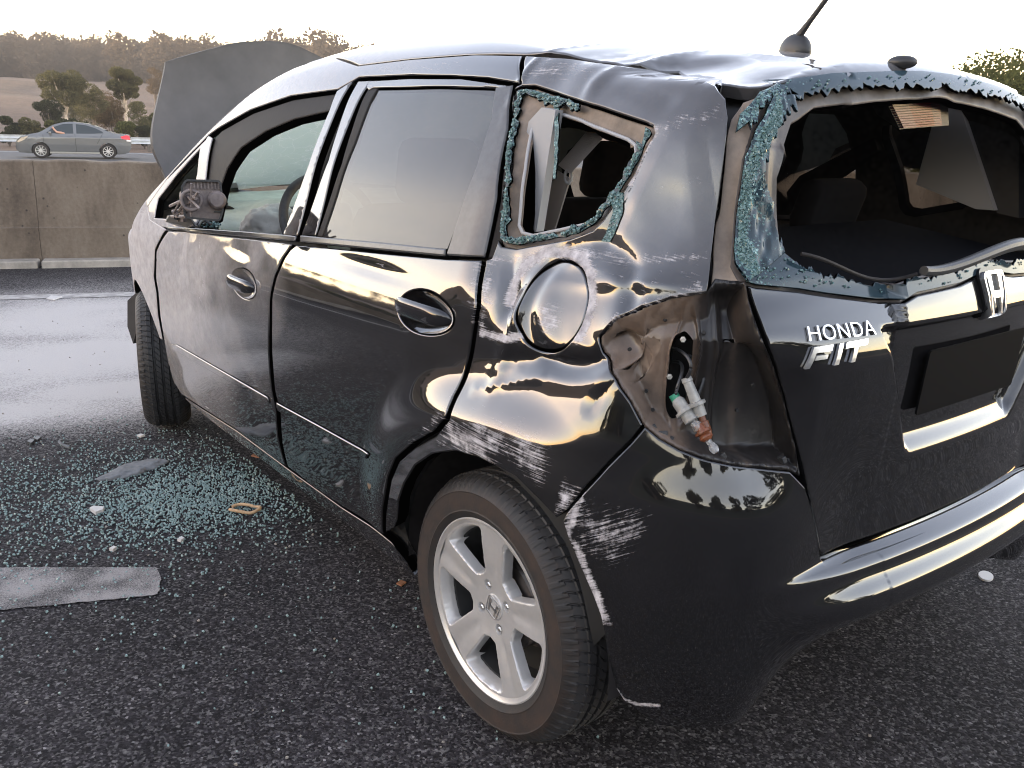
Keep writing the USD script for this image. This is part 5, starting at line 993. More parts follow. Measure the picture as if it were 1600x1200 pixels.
# median wall, cast in lengths
WH = {y: [CAM+rays([(100, y)])[0]*t for t in [((WB+dd)-rc(CAM)[1])/(rays([(100, y)])[0][:2]@RN)]][0][2] for y, dd in ((412, 0), (352, .10), (250, .22))}
print('wall heights', WH)
hm_, ht_ = WH[352], WH[250]
M['concrete'] = mat('stained_concrete', {'g': ('geometry', {}), 'mp': ('mapping', {'mapping_type': 'point', 'scale': (1, 1, .35)}), 'n': ('noise_texture', {'scale': 2.6, 'detail': 8.0, 'roughness': .68}), 'n2': ('noise_texture', {'scale': 38.0, 'detail': 4.0}), 'v': ('voronoi_texture', {'scale': 9.0}), 'vr': ('map_range', {'from_min': .05, 'from_max': .11, 'to_min': .25, 'to_max': 1.0, 'clamp': True}),
    'a': ('math', {'math_type': 'multiply_add', 'value2': .22}), 'r': ('rgb_ramp', {'ramp': [(.36, (.040, .029, .020)), (.52, (.078, .058, .042)), (.66, (.115, .089, .066)), (.85, (.155, .128, .10))]}), 'mul': ('mix', {'mix_type': 'multiply', 'fac': 1.0}), 'b': ('bump', {'strength': .5, 'distance': .01}), 'p': ('principled_bsdf', {'roughness': .9})},
    [('g.position', 'mp.vector'), ('mp.vector', 'n.vector'), ('g.position', 'n2.vector'), ('g.position', 'v.vector'), ('n2.fac', 'a.value1'), ('n.fac', 'a.value3'), ('a.value', 'r.fac'), ('r.color', 'mul.color1'), ('v.distance', 'vr.value'), ('vr.result', 'mul.color2'), ('mul.color', 'p.base_color'), ('n2.fac', 'b.height'), ('b.normal', 'p.normal')])
M['concrete_light'] = plain('pale_concrete_edge', (.25, .225, .195), .9, var=.35, vscale=6, bump=.5, bscale=40)
wall = thing('median_wall', 'long weathered concrete barrier between the carriageways', 'barrier')
prof_ = [(0, -.05), (0, hm_-.012), (.018, hm_-.004), (.018, hm_), (.022, hm_+.004), (.085, ht_-.012), (.095, ht_), (.30, ht_), (.32, ht_-.012), (.40, -.05)]
ja = rc(np.array([CAM+rays([(57, 330)])[0]*t for t in [((WB)-rc(CAM)[1])/(rays([(57, 330)])[0][:2]@RN)]][0])[None])[0, 0]
edges = [ja-9-3*k for k in range(3, -4, -1)]+[ja, ja+5.0, ja+10, ja+15, ja+20]; edges = [e for e in edges if e < ja-.5]+[ja, ja+6, ja+12, ja+18]
edges = sorted(edges)
for a0, a1 in zip(edges[:-1], edges[1:]):
    aa = np.linspace(a0+.0018, a1-.0018, 60); rows = []
    for a in aa:
        rows.append([rw(a, WB+o+.006*(meshkit.noise(np.array([a*3.1, z*6, o*9]), 5)-.5), z+(.018*(meshkit.noise(np.array([a*9.0, 0.3, 7]), 2)-.6) if z > ht_-.03 else 0)) for o, z in prof_])
    g = np.array(rows); n, k2 = g.shape[:2]; i, j = np.meshgrid(np.arange(n-1), np.arange(k2-1), indexing='ij'); q = np.stack([i*k2+j, i*k2+j+1, (i+1)*k2+j+1, (i+1)*k2+j], -1).reshape(-1, 4)
    cap = [[0*k2]+[0]]
    f = np.vstack([q[:, [0, 1, 2]], q[:, [0, 2, 3]]]); e0 = np.array([[0, t+1, t] for t in range(1, k2-1)]); f = np.vstack([f, e0, e0[:, ::-1]+(n-1)*k2])
    obj('wall_length', trimesh.Trimesh(g.reshape(-1, 3), f, process=False), M['concrete'], wall, smooth=20)
kerb = thing('gutter_kerb', 'low broken pale concrete kerb along the foot of the barrier', 'kerb')
ks = np.arange(edges[0], edges[-1], 1.0)
for a in ks:
    b_ = rbox([.97, .16, .085], [0, 0, 0], .015); b_.apply_transform(rot(math.atan2(RD[1], RD[0]), [0, 0, 1])); b_.apply_translation(rw(a+.5, WB-.082, .022)); b_.vertices += .008*(np.stack([meshkit.noise(b_.vertices*12, s) for s in (1, 2, 3)], -1)-.5); obj('kerb_stone', b_, M['concrete_light'], kerb, smooth=30)
# guard rail beyond the far carriageway
M['galv'] = plain('galvanised_steel', (.50, .52, .54), .38, metal=.7, var=.15, vscale=3)
GB = 50.0
def ray_b(px, b): d = rays([px])[0]; return CAM+d*((b-rc(CAM)[1])/(d[:2]@RN))
zt_ = ray_b((20, 210), GB)[2]; zb_ = ray_b((20, 221), GB)[2]; print('rail', zt_, zb_)
rail_t = thing('guard_rail', 'galvanised steel crash barrier along the far road edge', 'guard rail')
zz = np.linspace(zb_, zt_, 13); oo = .04*np.cos(np.linspace(0, 4*np.pi, 13))
for a0 in np.arange(-60, 130, 8.0):
    g = np.array([[rw(a, GB-o, z) for o, z in zip(oo, zz)] for a in (a0, a0+7.98)]); k2 = 13; i, j = np.meshgrid(np.arange(1), np.arange(k2-1), indexing='ij'); q = np.stack([i*k2+j, (i+1)*k2+j, (i+1)*k2+j+1, i*k2+j+1], -1).reshape(-1, 4)
    obj('rail_beam', trimesh.Trimesh(g.reshape(-1, 3), np.vstack([q[:, [0, 1, 2]], q[:, [0, 2, 3]]]), process=False), M['galv'], rail_t, smooth=60)
    for a in (a0+1, a0+5): obj('rail_post', bx([.12, .15, zt_+1.0], rw(a, GB+.14, (zt_-1.0)/2)), M['grimy'], rail_t, smooth=False)
# ------------------------------------------------------------------ vegetation
def leaf_mat(name, c1, c2):
    return mat(name, {'oi': ('geometry', {}), 'r': ('rgb_ramp', {'ramp': [(0, c1), (1, c2)]}), 'd': ('diffuse_bsdf', {}), 't': ('translucent_bsdf', {}), 'x': ('mix_closure', {'fac': .3}), 'n': ('noise_texture', {'scale': .9, 'detail': 3.0}), 'a': ('math', {'math_type': 'multiply_add', 'value2': .45}), 's': ('math', {'math_type': 'multiply', 'value2': .62})},
        [('oi.random_per_island', 'a.value1'), ('oi.position', 'n.vector'), ('n.fac', 's.value1'), ('s.value', 'a.value3'), ('a.value', 'r.fac'), ('r.color', 'd.color'), ('r.color', 't.color'), ('d.BSDF', 'x.closure1'), ('t.BSDF', 'x.closure2')], surface='x.closure')
M['leaf_olive'] = leaf_mat('olive_leaves', (.06, .058, .028), (.20, .18, .09))
M['leaf_dark'] = leaf_mat('dark_leaves', (.026, .030, .018), (.085, .088, .045))
M['leaf_brown'] = leaf_mat('dry_leaves', (.06, .042, .025), (.17, .12, .06))
M['leaf_forest'] = leaf_mat('ridge_leaves', (.07, .055, .042), (.16, .125, .09))
M['leaf_green'] = leaf_mat('green_leaves', (.045, .052, .016), (.17, .165, .065))
M['bark'] = plain('pale_bark', (.34, .29, .24), .85, var=.4, vscale=3); M['bark_dark'] = plain('dark_bark', (.09, .07, .055), .9)
def leaves(centres, radii, n, size, seed):
    r = np.random.default_rng(seed); w = np.array(radii).prod(1)**(2/3); pick = r.choice(len(centres), n, p=w/w.sum())
    d = r.normal(size=(n, 3)); d /= np.linalg.norm(d, axis=1, keepdims=True); rad = r.uniform(.55, 1.05, (n, 1))**.6
    C = np.array(centres)[pick]+d*rad*np.array(radii)[pick]
    a = r.normal(size=(n, 3)); a /= np.linalg.norm(a, axis=1, keepdims=True); b = np.cross(a, r.normal(size=(n, 3))); b /= np.linalg.norm(b, axis=1, keepdims=True)
    s = size*r.uniform(.5, 1.4, (n, 1)); v = np.stack([C-a*s, C+b*s*.5, C+a*s, C-b*s*.5], 1).reshape(-1, 3)
    return v, np.arange(n*4).reshape(-1, 4)
def tree(name, label, px_base, dist_b, px_top, px_w, leafm, barkm, seed, clumps=9, n=3500, lean=0.0, trunk_frac=.45, group=None, pale=True, lsize=.10):
    n = int(n*3.0); clumps = int(clumps*1.8)
    d = rays([px_base])[0]; base = ray_b(px_base, dist_b); base[2] = min(base[2], terrain(*rc(base))) if True else base[2]
    rng = np.linalg.norm((base-CAM)[:2]); tz = ray_b(px_top, dist_b)[2]; h = tz-base[2]; wr = px_w/FPX*rng/2
    t = thing(name, label, 'tree', tuple(base), 0, group)
    r = np.random.default_rng(seed); C, Rr = [], []
    for k in range(clumps):
        ang = r.uniform(0, 2*np.pi); q = r.uniform(0, 1)**.6; hz = trunk_frac+(1-trunk_frac)*r.uniform(.12, .86)
        C.append([q*wr*.68*math.cos(ang)+lean, q*wr*.68*math.sin(ang), h*hz]); s = wr*r.uniform(.22, .46); Rr.append([s, s, s*.72])
    v, f = leaves(C, Rr, n, lsize*h/7, seed); rawmesh('crown', v, f, None, leafm, t)
    limbs = [tube(spline([[0, 0, -.3], [lean*.3+.05, .02, h*.25], [lean*.7, 0, h*trunk_frac], [lean, 0, h*.72]], 14), np.linspace(.028*h, .009*h, 14), 8)]
    for c in C[:6]: limbs.append(tube(spline([[lean*.5, 0, h*trunk_frac*.75], [c[0]*.55, c[1]*.55, (h*trunk_frac+c[2])/2*.95], c], 8), np.linspace(.014*h, .005*h, 8), 6))
    obj('trunk', cat(*limbs), barkm, t, smooth=60)
    return t
tree('tall_tree', 'tall pale-trunked tree with round olive crown above the grey sedan', (108, 215), 66, (105, 102), 68, M['leaf_olive'], M['bark'], 1, 11, 4200, .3, .42)
tree('tall_tree', 'tall tree with twin pale trunks beside the raised bonnet', (200, 212), 66, (196, 100), 52, M['leaf_olive'], M['bark'], 2, 9, 3600, -.2, .45)
tree('dark_tree', 'dark dense tree standing left below the round olive crown', (82, 212), 62, (80, 146), 46, M['leaf_dark'], M['bark_dark'], 3, 9, 3600, 0, .15)
tree('dry_tree', 'small rusty brown tree on the slope behind the bonnet edge', (242, 140), 120, (242, 103), 40, M['leaf_brown'], M['bark_dark'], 4, 7, 1800, 0, .2)
tree('yellowish_tree', 'yellowish bushy tree between the two tall trees', (150, 208), 70, (150, 125), 60, M['leaf_olive'], M['bark_dark'], 5, 11, 3600, 0, .12)
tree('low_tree', 'low green tree under the twin pale trunks', (222, 212), 60, (224, 150), 52, M['leaf_olive'], M['bark_dark'], 6, 9, 3000, 0, .1)
tree('low_tree', 'low brown and green tree hiding the slope right of the sedan boot', (178, 210), 58, (180, 152), 44, M['leaf_brown'], M['bark_dark'], 7, 9, 2600, 0, .1)
tree('bushy_tree', 'broad brownish bushy tree filling the slope left of the twin trunks', (165, 206), 76, (168, 138), 62, M['leaf_brown'], M['bark_dark'], 18, 10, 2600, 0, .05)
tree('bushy_tree', 'broad dull green tree behind the sedan roof', (130, 206), 74, (128, 150), 58, M['leaf_olive'], M['bark_dark'], 19, 10, 2600, 0, .05)
tree('low_tree', 'slim green tree hard against the edge of the raised bonnet', (240, 214), 62, (242, 160), 40, M['leaf_green'], M['bark_dark'], 17, 8, 2400, 0, .1)
for k, (x, top, w, m_, lab) in enumerate(((14, 178, 34, 'leaf_dark', 'dark shrub at the left end behind the guard rail'), (42, 184, 40, 'leaf_olive', 'olive shrub right of the dark one behind the guard rail'), (66, 186, 34, 'leaf_green', 'green shrub at the foot of the dark dense tree'), (118, 182, 44, 'leaf_dark', 'wide dark shrub just over the sedan roof'), (196, 188, 44, 'leaf_green', 'yellow-green shrub behind the sedan boot'), (225, 196, 30, 'leaf_dark', 'small dark shrub next to the bonnet corner'))):
    tree('roadside_shrub', lab, (x, 216), 54, (x, top), w, M[m_], M['bark_dark'], 30+k, 8, 1500, 0, .05, lsize=.28)
# wooded ridge: many far trees that read as one mass
fv, ff = leaves([[0, 0, 5.2], [1.3, .4, 4.2], [-1.2, -.6, 4.0], [.2, 1.1, 6.2], [-.3, -1.0, 3.2]], [[1.8, 1.8, 2.0]]*3+[[1.2, 1.2, 1.5], [1.7, 1.7, 1.6]], 620, .34, 50)
pi = UsdGeom.PointInstancer.Define(stage, '/World/ridge_forest'); tag(pi.GetPrim(), 'hazy brown-green woodland covering the ridge', 'forest', kind='stuff')
rawmesh('far_tree', fv, ff, None, M['leaf_forest'], '/World/ridge_forest')
r = np.random.default_rng(8); pa, pb = r.uniform(-110, 330, 5200), r.uniform(170, 335, 5200); keep = (pb > 185+14*np.sin(pa/23.0)+r.normal(0, 9, 5200)); pa, pb = pa[keep], pb[keep]
pos = np.stack([RD[0]*pa+RN[0]*pb, RD[1]*pa+RN[1]*pb, terrain(pa, pb)-.4], -1)
pi.CreatePrototypesRel().SetTargets(['/World/ridge_forest/far_tree']); pi.CreateProtoIndicesAttr(Vt.IntArray.FromNumpy(np.zeros(len(pos), np.int32))); pi.CreatePositionsAttr(Vt.Vec3fArray.FromNumpy(pos.astype(np.float32)))
sc_ = r.uniform(.7, 1.45, (len(pos), 1))*np.array([1, 1, 1.05]); pi.CreateScalesAttr(Vt.Vec3fArray.FromNumpy(sc_.astype(np.float32)))
an_ = r.uniform(0, 2*np.pi, len(pos)); pi.CreateOrientationsAttr(Vt.QuathArray([Gf.Quath(float(math.cos(a/2)), 0, 0, float(math.sin(a/2))) for a in an_]))
# right edge: dense tree close to the road, and what stands behind the photographer (seen in the paint)
def tree_at(name, label, x, y, h, w, leafm, seed, n, clumps, tf, group=None, ls=.1, barkm=None):
    t = thing(name, label, 'tree', (x, y, float(min(0, 9))+float(terrain(*rc([x, y])))), 0, group); r = np.random.default_rng(seed); C, Rr = [], []
    for k in range(clumps):
        ang = r.uniform(0, 2*np.pi); q = r.uniform(0, 1)**.5; hz = tf+(1-tf)*r.uniform(.1, .85); C.append([q*w*.7*math.cos(ang), q*w*.7*math.sin(ang), h*hz]); s = w*r.uniform(.3, .5); Rr.append([s, s, s*.75])
    v, f = leaves(C, Rr, n, ls, seed); rawmesh('crown', v, f, None, leafm, t)
    limbs = [tube(spline([[0, 0, -.3], [.05, .02, h*.25], [0, 0, h*.5], [0, 0, h*.75]], 12), np.linspace(.03*h, .008*h, 12), 8)]+[tube(spline([[0, 0, h*max(tf, .15)*.8], [c[0]*.5, c[1]*.5, c[2]*.8], c], 8), np.linspace(.014*h, .005*h, 8), 6) for c in C[:6]]
    obj('trunk', cat(*limbs), barkm or M['bark_dark'], t, smooth=60)
d = rays([(1625, 190)])[0]; p = CAM+d*26/np.linalg.norm(d[:2]); tree_at('leafy_tree', 'dense sunlit olive-green tree right of the rear window', p[0], p[1], 3.7, 3.0, M['leaf_green'], 61, 42000, 26, .02, ls=.065)
d = rays([(1700, 190)])[0]; p = CAM+d*30/np.linalg.norm(d[:2]); tree_at('leafy_tree', 'second dense tree beyond the right edge', p[0], p[1], 3.6, 3.4, M['leaf_green'], 62, 9000, 18, .02, ls=.12)
r = np.random.default_rng(77)
for k in range(15):
    a = -34+6.2*k+r.uniform(-1.5, 1.5); b = -17-r.uniform(0, 6); x, y = rw(a, b)[:2]
    tree_at('roadside_tree', 'roadside tree behind the photographer, mirrored in the paint', x, y, r.uniform(3.5, 6.5), r.uniform(2.2, 3.4), M[('leaf_dark', 'leaf_olive')[k % 2]], 80+k, 1500, 10, .1, 'trees along the near roadside', .26)
for k in range(14):
    a = 40+9.0*k+r.uniform(-2, 2); b = 64+r.uniform(0, 22); x, y = rw(a, b)[:2]
    tree_at('slope_tree', 'tree on the slope left of the picture, mirrored in the paint', x, y, r.uniform(3.5, 6), r.uniform(3, 4.5), M[('leaf_dark', 'leaf_olive')[k % 2]], 120+k, 1300, 10, .12, 'trees on the far slope', .42)
# ------------------------------------------------------------------ the passing sedan
M['sedan_paint'] = plain('grey_metallic_paint', (.12, .122, .124), .22, metal=.5, extra={'coat_weight': .7, 'coat_roughness': .04})
M['white_paint'] = plain('white_car_paint', (.72, .73, .74), .2, extra={'coat_weight': .6})
M['sedan_glass'] = plain('dark_car_glass', (.02, .025, .028), .06)
M['tail_red'] = plain('tail_lamp_red', (.55, .03, .04), .15)
M['tail_clear'] = plain('tail_lamp_clear', (.62, .55, .55), .15)
M['skin'] = plain('skin', (.36, .20, .14), .6); M['shirt'] = plain('red_brown_shirt', (.16, .07, .06), .9); M['hair'] = plain('dark_hair', (.02, .016, .014), .8)
def sedan_half(x, z):                # half width of the body
    w = np.interp(z, [.15, .30, .55, .85, .93, 1.15, 1.40, 1.48], [.76, .815, .845, .84, .80, .72, .60, .50])
    e = np.clip((x-1.55)/.65, 0, 1)**2*.22+np.clip((-x-1.55)/.65, 0, 1)**2*.17
    return w*(1-e)
def warp(m, o=0.0):
    v = np.array(m.vertices); s = np.sign(v[:, 1]); v[:, 1] = s*np.abs(v[:, 1])*(sedan_half(v[:, 0], v[:, 2])+o); m = m.copy(); m.vertices = v; return m
def make_sedan(label, loc, rz, paint_m, driver):
    import manifold3d as m3
    t = thing('passing_car' if driver else 'parked_car', label, 'car', loc, rz)
    body = Polygon([(-2.16, .42), (-2.19, .62), (-2.17, .86), (-2.12, .985), (-2.0, 1.01), (-1.62, 1.03), (-1.3, 1.13), (-.95, 1.30), (-.55, 1.42), (0, 1.478), (.35, 1.455), (.7, 1.36), (1.05, 1.16), (1.28, 1.03), (1.6, .965), (1.95, .86), (2.12, .74), (2.2, .58), (2.2, .34), (2.1, .22), (1.7, .19), (-1.7, .19), (-2.05, .24)])
    body = body.buffer(-.02).buffer(.02)
    for wx in (-1.275, 1.275): body = body.difference(Point(wx, .31).buffer(.345, 24))
    g = extrude(body, 2.0); g.apply_translation([0, 0, -1]); Rm = np.array([[1.0, 0, 0, 0], [0, 0, -1, 0], [0, 1, 0, 0], [0, 0, 0, 1]]); g.apply_transform(Rm)
    mm = m3.Manifold(m3.Mesh(np.array(g.vertices, np.float32), np.array(g.faces, np.uint32))) if False else None
    g = g.subdivide_to_size(.16); g = warp(g)
    obj('body', g, paint_m, t, smooth=35)
    def side(name, poly, mtl, o, th=.012, parent=t, both=True, **k):
        out = []
        for s in ((1, -1) if both else (1,)):
            e = extrude(poly, .02); e.apply_translation([0, 0, .98]); e.apply_transform(Rm); e.vertices[:, 1] *= -1; e.faces = e.faces[:, ::-1]
            e = e.subdivide_to_size(.15); e.vertices[:, 1] = np.clip(e.vertices[:, 1], .985, 1.0); e = warp(e, o); e.vertices[:, 1] *= s
            if s < 0: e.faces = e.faces[:, ::-1]
            obj(name, e, mtl, parent, smooth=30, **k)
    roofl = Polygon([(1.0, 1.06), (.72, 1.28), (.38, 1.40), (0, 1.425), (-.5, 1.375), (-.88, 1.255), (-1.12, 1.13), (-1.18, 1.03), (-.6, 1.0), (.4, .985), (1.05, 1.0)])
    frontw = roofl.intersection(sbox(-.02, .9, 1.2, 1.5)).buffer(-.02); rearw = roofl.intersection(sbox(-1.3, .9, -.10, 1.5)).buffer(-.02)
    side('window', rearw, M['sedan_glass'], .006)
    side('window', frontw, M['sedan_glass'], .006)
    side('door_seam', unary_union([LineString([(-.06, .28), (-.06, 1.0)]).buffer(.008), LineString([(1.12, .30), (1.14, .95)]).buffer(.008), LineString([(-.88, .62), (-1.02, .85), (-1.1, 1.0)]).buffer(.008)]), M['black'], .004)
    side('side_skirt', sbox(-.95, .20, .95, .27), M['white_plastic'] if driver else paint_m, .014)
    side('door_handle', sbox(.08, .885, .22, .91), paint_m, .02); side('door_handle', sbox(-.86, .90, -.72, .925), paint_m, .02)
    rg_ = Polygon([(-1.32, 1.12), (-.97, 1.27), (-.60, 1.395), (-.52, 1.41), (-.45, 1.43)])
    # rear lamps, front lamps, screens
    side('tail_lamp', Polygon([(-2.17, .80), (-1.86, .83), (-1.80, .92), (-2.02, .985), (-2.14, .97)]), M['tail_red'], .008); side('lamp_insert', Polygon([(-2.185, .72), (-2.02, .74), (-2.03, .80), (-2.18, .79)]), M['tail_clear'], .010)
    side('headlamp', Polygon([(1.66, .90), (1.95, .80), (2.12, .66), (2.08, .62), (1.85, .72)]), M['clear_lens'], .008)
    def screen(x0, z0, x1, z1, w0, w1):
        p = np.array([[x0, -w0, z0], [x0, w0, z0], [x1, w1, z1], [x1, -w1, z1]]); n = np.cross(p[1]-p[0], p[3]-p[0]); n /= np.linalg.norm(n); n *= np.sign(n[2]); return trimesh.convex.convex_hull(np.vstack([p+n*.012, p-n*.01]))
    obj('windscreen', screen(1.22, 1.05, .74, 1.335, .68, .56), M['sedan_glass'], t, smooth=False); obj('rear_screen', screen(-1.32, 1.115, -.68, 1.38, .66, .54), M['sedan_glass'], t, smooth=False)
    for s in (1, -1):
        mi_ = rbox([.10, .16, .11], [.86, s*.90, 1.03], .03); obj('door_mirror', mi_, paint_m, t, smooth=40)
    obj('bumper_trim', bx([.02, 1.1, .10], [-2.155, 0, .50]), M['white_plastic'], t, smooth=False)
    for wx in (-1.275, 1.275):
        for s in (1, -1):
            ty = revolve([(.205, .06), (.215, .09), (.26, .10), (.30, .085), (.308, .05), (.308, -.05), (.30, -.09), (.2, -.09)], 40); ty.apply_scale([1, s, 1]); ty.apply_translation([wx, s*.745, .308])
            wq = obj('wheel', ty, M['rubber'], t, smooth=50)
            r0 = revolve([(.21, .085), (.20, .082), (.195, .06), (.19, -.05)], 40); sp_ = [r0, revolve([(0, .08), (.05, .08), (.06, .06)], 20)]
            for q in range(9):
                a = q*2*np.pi/9; b_ = bx([.15, .014, .030], [.12, .07, 0]); b_.apply_transform(rot(a, [0, 1, 0])); sp_.append(b_)
            rr = cat(*sp_); rr.apply_scale([1, s, 1]); rr.apply_translation([wx, s*.745, .308]); obj('rim', rr, M['alloy'], wq, smooth=30)
            dk = revolve([(0, .0), (.19, .0)], 24); dk.apply_scale([1, s, 1]); dk.apply_translation([wx, s*.745, .308]); obj('brake_disc', dk, M['black'], wq, smooth=False)
    return t
sd = rays([(121, 246.5)])[0]; SP = CAM+sd*(36.0/ (sd@_fw)); hd = math.atan2(RD[1], RD[0])
zg = -.590; tt_ = (zg-CAM[2])/sd[2]; SP = CAM+sd*tt_; print('sedan depth', tt_*(sd@_fw), SP)
make_sedan('grey metallic sedan driving along the far carriageway', (SP[0], SP[1], zg), hd+.06, M['sedan_paint'], True)
import manifold3d as m3
def blob(*caps):
    out = m3.Manifold()
    for (p, r0), (q, r1) in caps: out = out+m3.Manifold.batch_hull([m3.Manifold.sphere(r0, 20).translate(list(p)), m3.Manifold.sphere(r1, 20).translate(list(q))])
    mm = out.refine_to_length(.03).to_mesh(); t = trimesh.Trimesh(mm.vert_properties[:, :3], mm.tri_verts); trimesh.smoothing.filter_taubin(t, iterations=8); return t
# driver with an elbow out of the window
pr_ = thing('person', 'driver in a dark red shirt resting a bare arm on the sedan window sill', 'person', (SP[0], SP[1], zg), hd+.06)
obj('body', blob((((.25, .40, 1.22), .10), ((.24, .40, 1.30), .085)), (((.24, .40, 1.14), .055), ((.25, .40, 1.22), .06)), (((.30, .72, 1.00), .05), ((.62, .80, 1.06), .042)), (((.62, .80, 1.06), .042), ((.72, .74, 1.18), .035)), (((.72, .74, 1.18), .035), ((.745, .735, 1.23), .04)), (((.22, .60, 1.08), .065), ((.30, .72, 1.00), .05))), M['skin'], pr_, smooth=60)
obj('shirt', blob((((.18, .40, .75), .16), ((.2, .40, 1.0), .15)), (((.2, .40, 1.0), .15), ((.22, .58, 1.08), .08)), (((.22, .58, 1.08), .08), ((.28, .69, 1.02), .062)), (((.2, .40, 1.0), .14), ((.22, .22, 1.08), .08))), M['shirt'], pr_, smooth=60)
obj('hair', blob((((.22, .40, 1.28), .10), ((.20, .40, 1.31), .09))), M['hair'], pr_, smooth=60)
# ------------------------------------------------------------------ debris on the asphalt
def gp(px, z=0.0): return on_plane([px], 2, z)[0]
r = np.random.default_rng(12); gc_ = gp((292, 785)); P = []
for n, cx_, sp1, sp2 in ((3400, gp((300, 785)), .22, .16), (2800, gp((270, 745)), .45, .27), (3000, gp((120, 800)), .62, .34), (500, gp((380, 870)), .9, .6), (260, gp((200, 950)), 1.2, .7)):
    q = r.normal(size=(n, 2))*[sp1, sp2]; P.append(cx_[:2]+q@np.array([[.345, .9386], [.9386, -.345]]))
P = np.vstack(P); under = (P[:, 1] < .62) & (P[:, 0] > -.5); P = P[~under]
v, f = crumbs(np.c_[P, np.full(len(P), .004)], .0056, 5); M['shard'] = mat('ground_glass_granules', {'g': ('geometry', {}), 'r': ('rgb_ramp', {'ramp': [(0, (.20, .275, .262)), (.40, (.42, .50, .475)), (.7, (.68, .72, .69)), (1, (.94, .93, .90))]}), 'p': ('principled_bsdf', {'roughness': .15, 'transmission_weight': .0})}, [('g.random_per_island', 'r.fac'), ('r.color', 'p.base_color')])
rawmesh('scattered_glass', v, f, None, M['shard'], label='thousands of teal window glass granules strewn over the asphalt', category='x') if False else tag(stage.GetPrimAtPath(rawmesh('scattered_glass', v, f, None, M['shard'])), 'teal window glass granules strewn over the asphalt', 'broken glass', kind='stuff')
M['chip'] = plain('white_chip', (.45, .43, .41), .6); M['twig'] = plain('dry_peel', (.42, .27, .15), .7, var=.3, vscale=60); M['grey_cloth'] = plain('grey_rag', (.13, .135, .14), .85, var=.3, vscale=30)
M['tape'] = plain('orange_smear', (.22, .09, .04), .8)
def shard_thing(name, label, catg, px, poly_px, th, m_, curl=0.0):
    c = gp(px); pts = np.array([gp(q) for q in poly_px]); lo = pts-c; lo[:, 2] = .003
    t = np.vstack([lo, lo*[.94, .94, 1]+[0, 0, th]]); t[:, 2] += curl*np.hypot(t[:, 0], t[:, 1]); h = trimesh.convex.convex_hull(t)
    h.apply_translation([c[0], c[1], 0]); tag(stage.GetPrimAtPath(obj(name, h, m_, smooth=False)), label, catg)
shard_thing('white_fragment', 'white angular plastic fragment left of the teal glass', 'fragment', (152, 801), [(140, 799), (150, 806), (162, 802), (164, 797), (146, 796)], .012, M['chip'])
shard_thing('white_fragment', 'tiny white fragment nearest the broken lane dash', 'fragment', (177, 861), [(171, 862), (177, 864), (183, 860), (178, 858)], .01, M['chip'])
shard_thing('white_fragment', 'small flat white fragment behind the front wheel', 'fragment', (220, 683), [(214, 683), (220, 685), (227, 683), (220, 681)], .008, M['chip'])
shard_thing('white_fragment', 'small white fragment below the teal glass', 'fragment', (283, 846), [(277, 847), (283, 849), (289, 845), (284, 843)], .009, M['chip'])
ov = trimesh.creation.cylinder(1, 1, sections=28); c = gp((1540, 902)); ov.apply_scale([.021, .033, .006]); ov.apply_transform(rot(.4, [0, 0, 1])); ov.apply_translation([c[0], c[1], .004]); tag(stage.GetPrimAtPath(obj('white_disc', ov, M['chip'], smooth=False)), 'white oval disc on the road right of the rear bumper', 'disc')
c = gp((383, 799)); th = np.linspace(.3, 2*np.pi-.4, 40); ring_ = np.stack([.052*np.cos(th), .030*np.sin(th), .006+.008*np.abs(np.sin(th*1.5))], -1); ring_ = ring_@trimesh.transformations.rotation_matrix(.9, [0, 0, 1])[:3, :3].T
tag(stage.GetPrimAtPath(obj('curled_strip', tube(ring_+c, .0055, 8), M['twig'])), 'curled light brown strip lying beside the teal glass', 'strip')
c = gp((205, 737)); g = trimesh.creation.icosphere(4); g.apply_scale([.06, .12, .018]); g.vertices *= (1+.8*(meshkit.fbm(g.vertices*25, 3, 6)-.5))[:, None]; g.apply_transform(rot(.3, [0, 0, 1])); g.vertices[:, 2] = np.maximum(g.vertices[:, 2], -.002); g.apply_translation([c[0], c[1], .004]); tag(stage.GetPrimAtPath(obj('crumpled_rag', g, M['grey_cloth'], smooth=60)), 'crumpled grey scrap at the far edge of the teal glass', 'scrap')
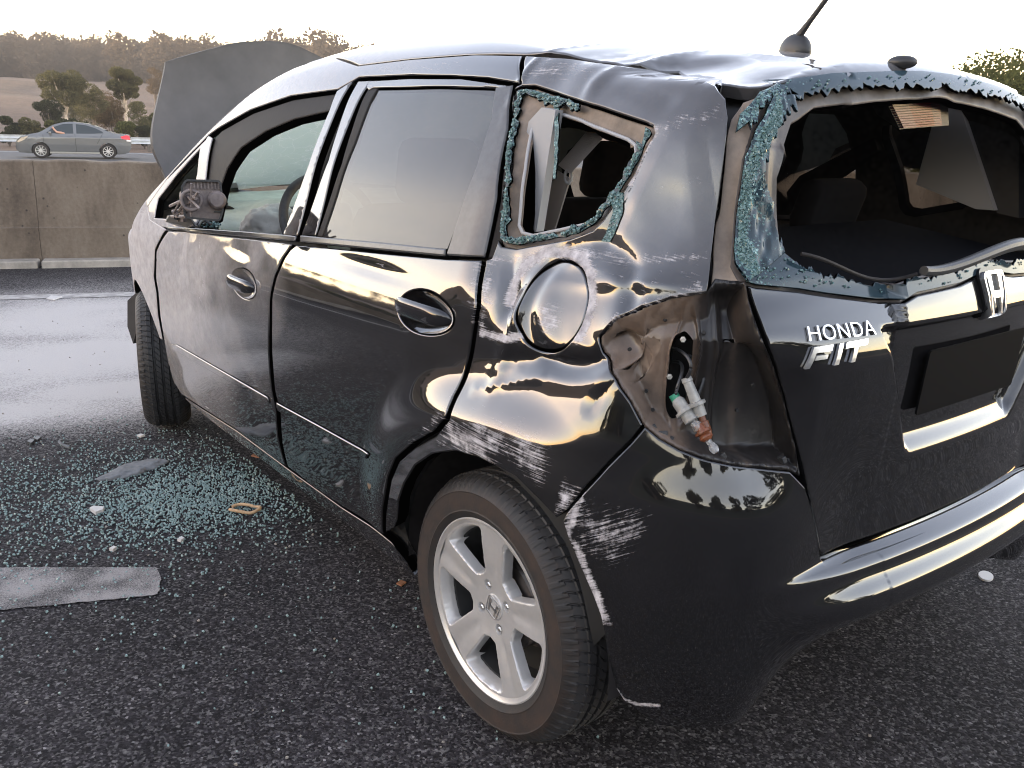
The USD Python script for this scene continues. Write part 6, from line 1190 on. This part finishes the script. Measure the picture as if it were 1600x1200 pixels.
c = gp((115, 697)); th = np.linspace(0, 2.6, 24); cu = np.stack([.06*np.cos(th), .05*np.sin(th), .006+.02*np.sin(th)], -1); tag(stage.GetPrimAtPath(obj('curled_trim', tube(cu+c, np.linspace(.003, .006, 24), 7), M['grey_cloth'])), 'thin grey curled trim piece at the edge of the white powder', 'trim piece')
for px, lab in (((48, 693), 'larger black plastic chip at the edge of the white powder'), ((58, 688), 'smaller black plastic chip next to the larger one')): shard_thing('black_chip', lab, 'chip', px, [(px[0]-6, px[1]), (px[0]+1, px[1]+3), (px[0]+7, px[1]-2), (px[0]+1, px[1]-4)], .008, M['plastic'])
shard_thing('rust_smear', 'rust orange scrap under the front door sill', 'scrap', (402, 712), [(392, 714), (404, 717), (413, 712), (400, 708)], .004, M['tape'])
shard_thing('rust_smear', 'rust orange scrap in front of the rear tyre', 'scrap', (627, 913), [(619, 914), (627, 918), (635, 912), (626, 909)], .004, M['tape'])
shard_thing('paper_scrap', 'flat white scrap lying on the far edge line', 'scrap', (85, 466), [(72, 468), (84, 470), (98, 465), (80, 463)], .006, M['chip'])
# loose stones
r = np.random.default_rng(5); P = np.c_[rw(0, 0)[:2]+np.stack([r.uniform(-1.2, 5, 500), r.uniform(-1.5, 3.2, 500)], 1), np.full(500, .003)]; v, f = crumbs(P, .006, 9); tag(stage.GetPrimAtPath(rawmesh('grit', v, f, None, M['concrete_light'])), 'pale loose grit on the asphalt', 'grit', kind='stuff')

# a pale car beyond the right side
d = rays([(1800, 240)])[0]; p = CAM+d*(13.0/np.linalg.norm(d[:2])); make_sedan('pale car standing beyond the right rear corner, mostly out of the picture', (p[0], p[1], 0.0), math.atan2(d[1], d[0])+math.pi/2+math.pi-.15, M['white_paint'], False)
# ------------------------------------------------------------------ air: thin evening haze
hz = bx([2600, 2900, 0], [0, 0, 0]) if False else trimesh.creation.box(bounds=[[-1300, -1300, -2.2], [1700, 1700, 62]])
hzm = usdkit.material(stage, L+'evening_haze', {'v': ('principled_volume', {'color': (.93, .90, .90), 'density': HAZE, 'anisotropy': .2})}, [], volume='v.volume')
obj('haze', hz, hzm, smooth=False, kind='stuff')
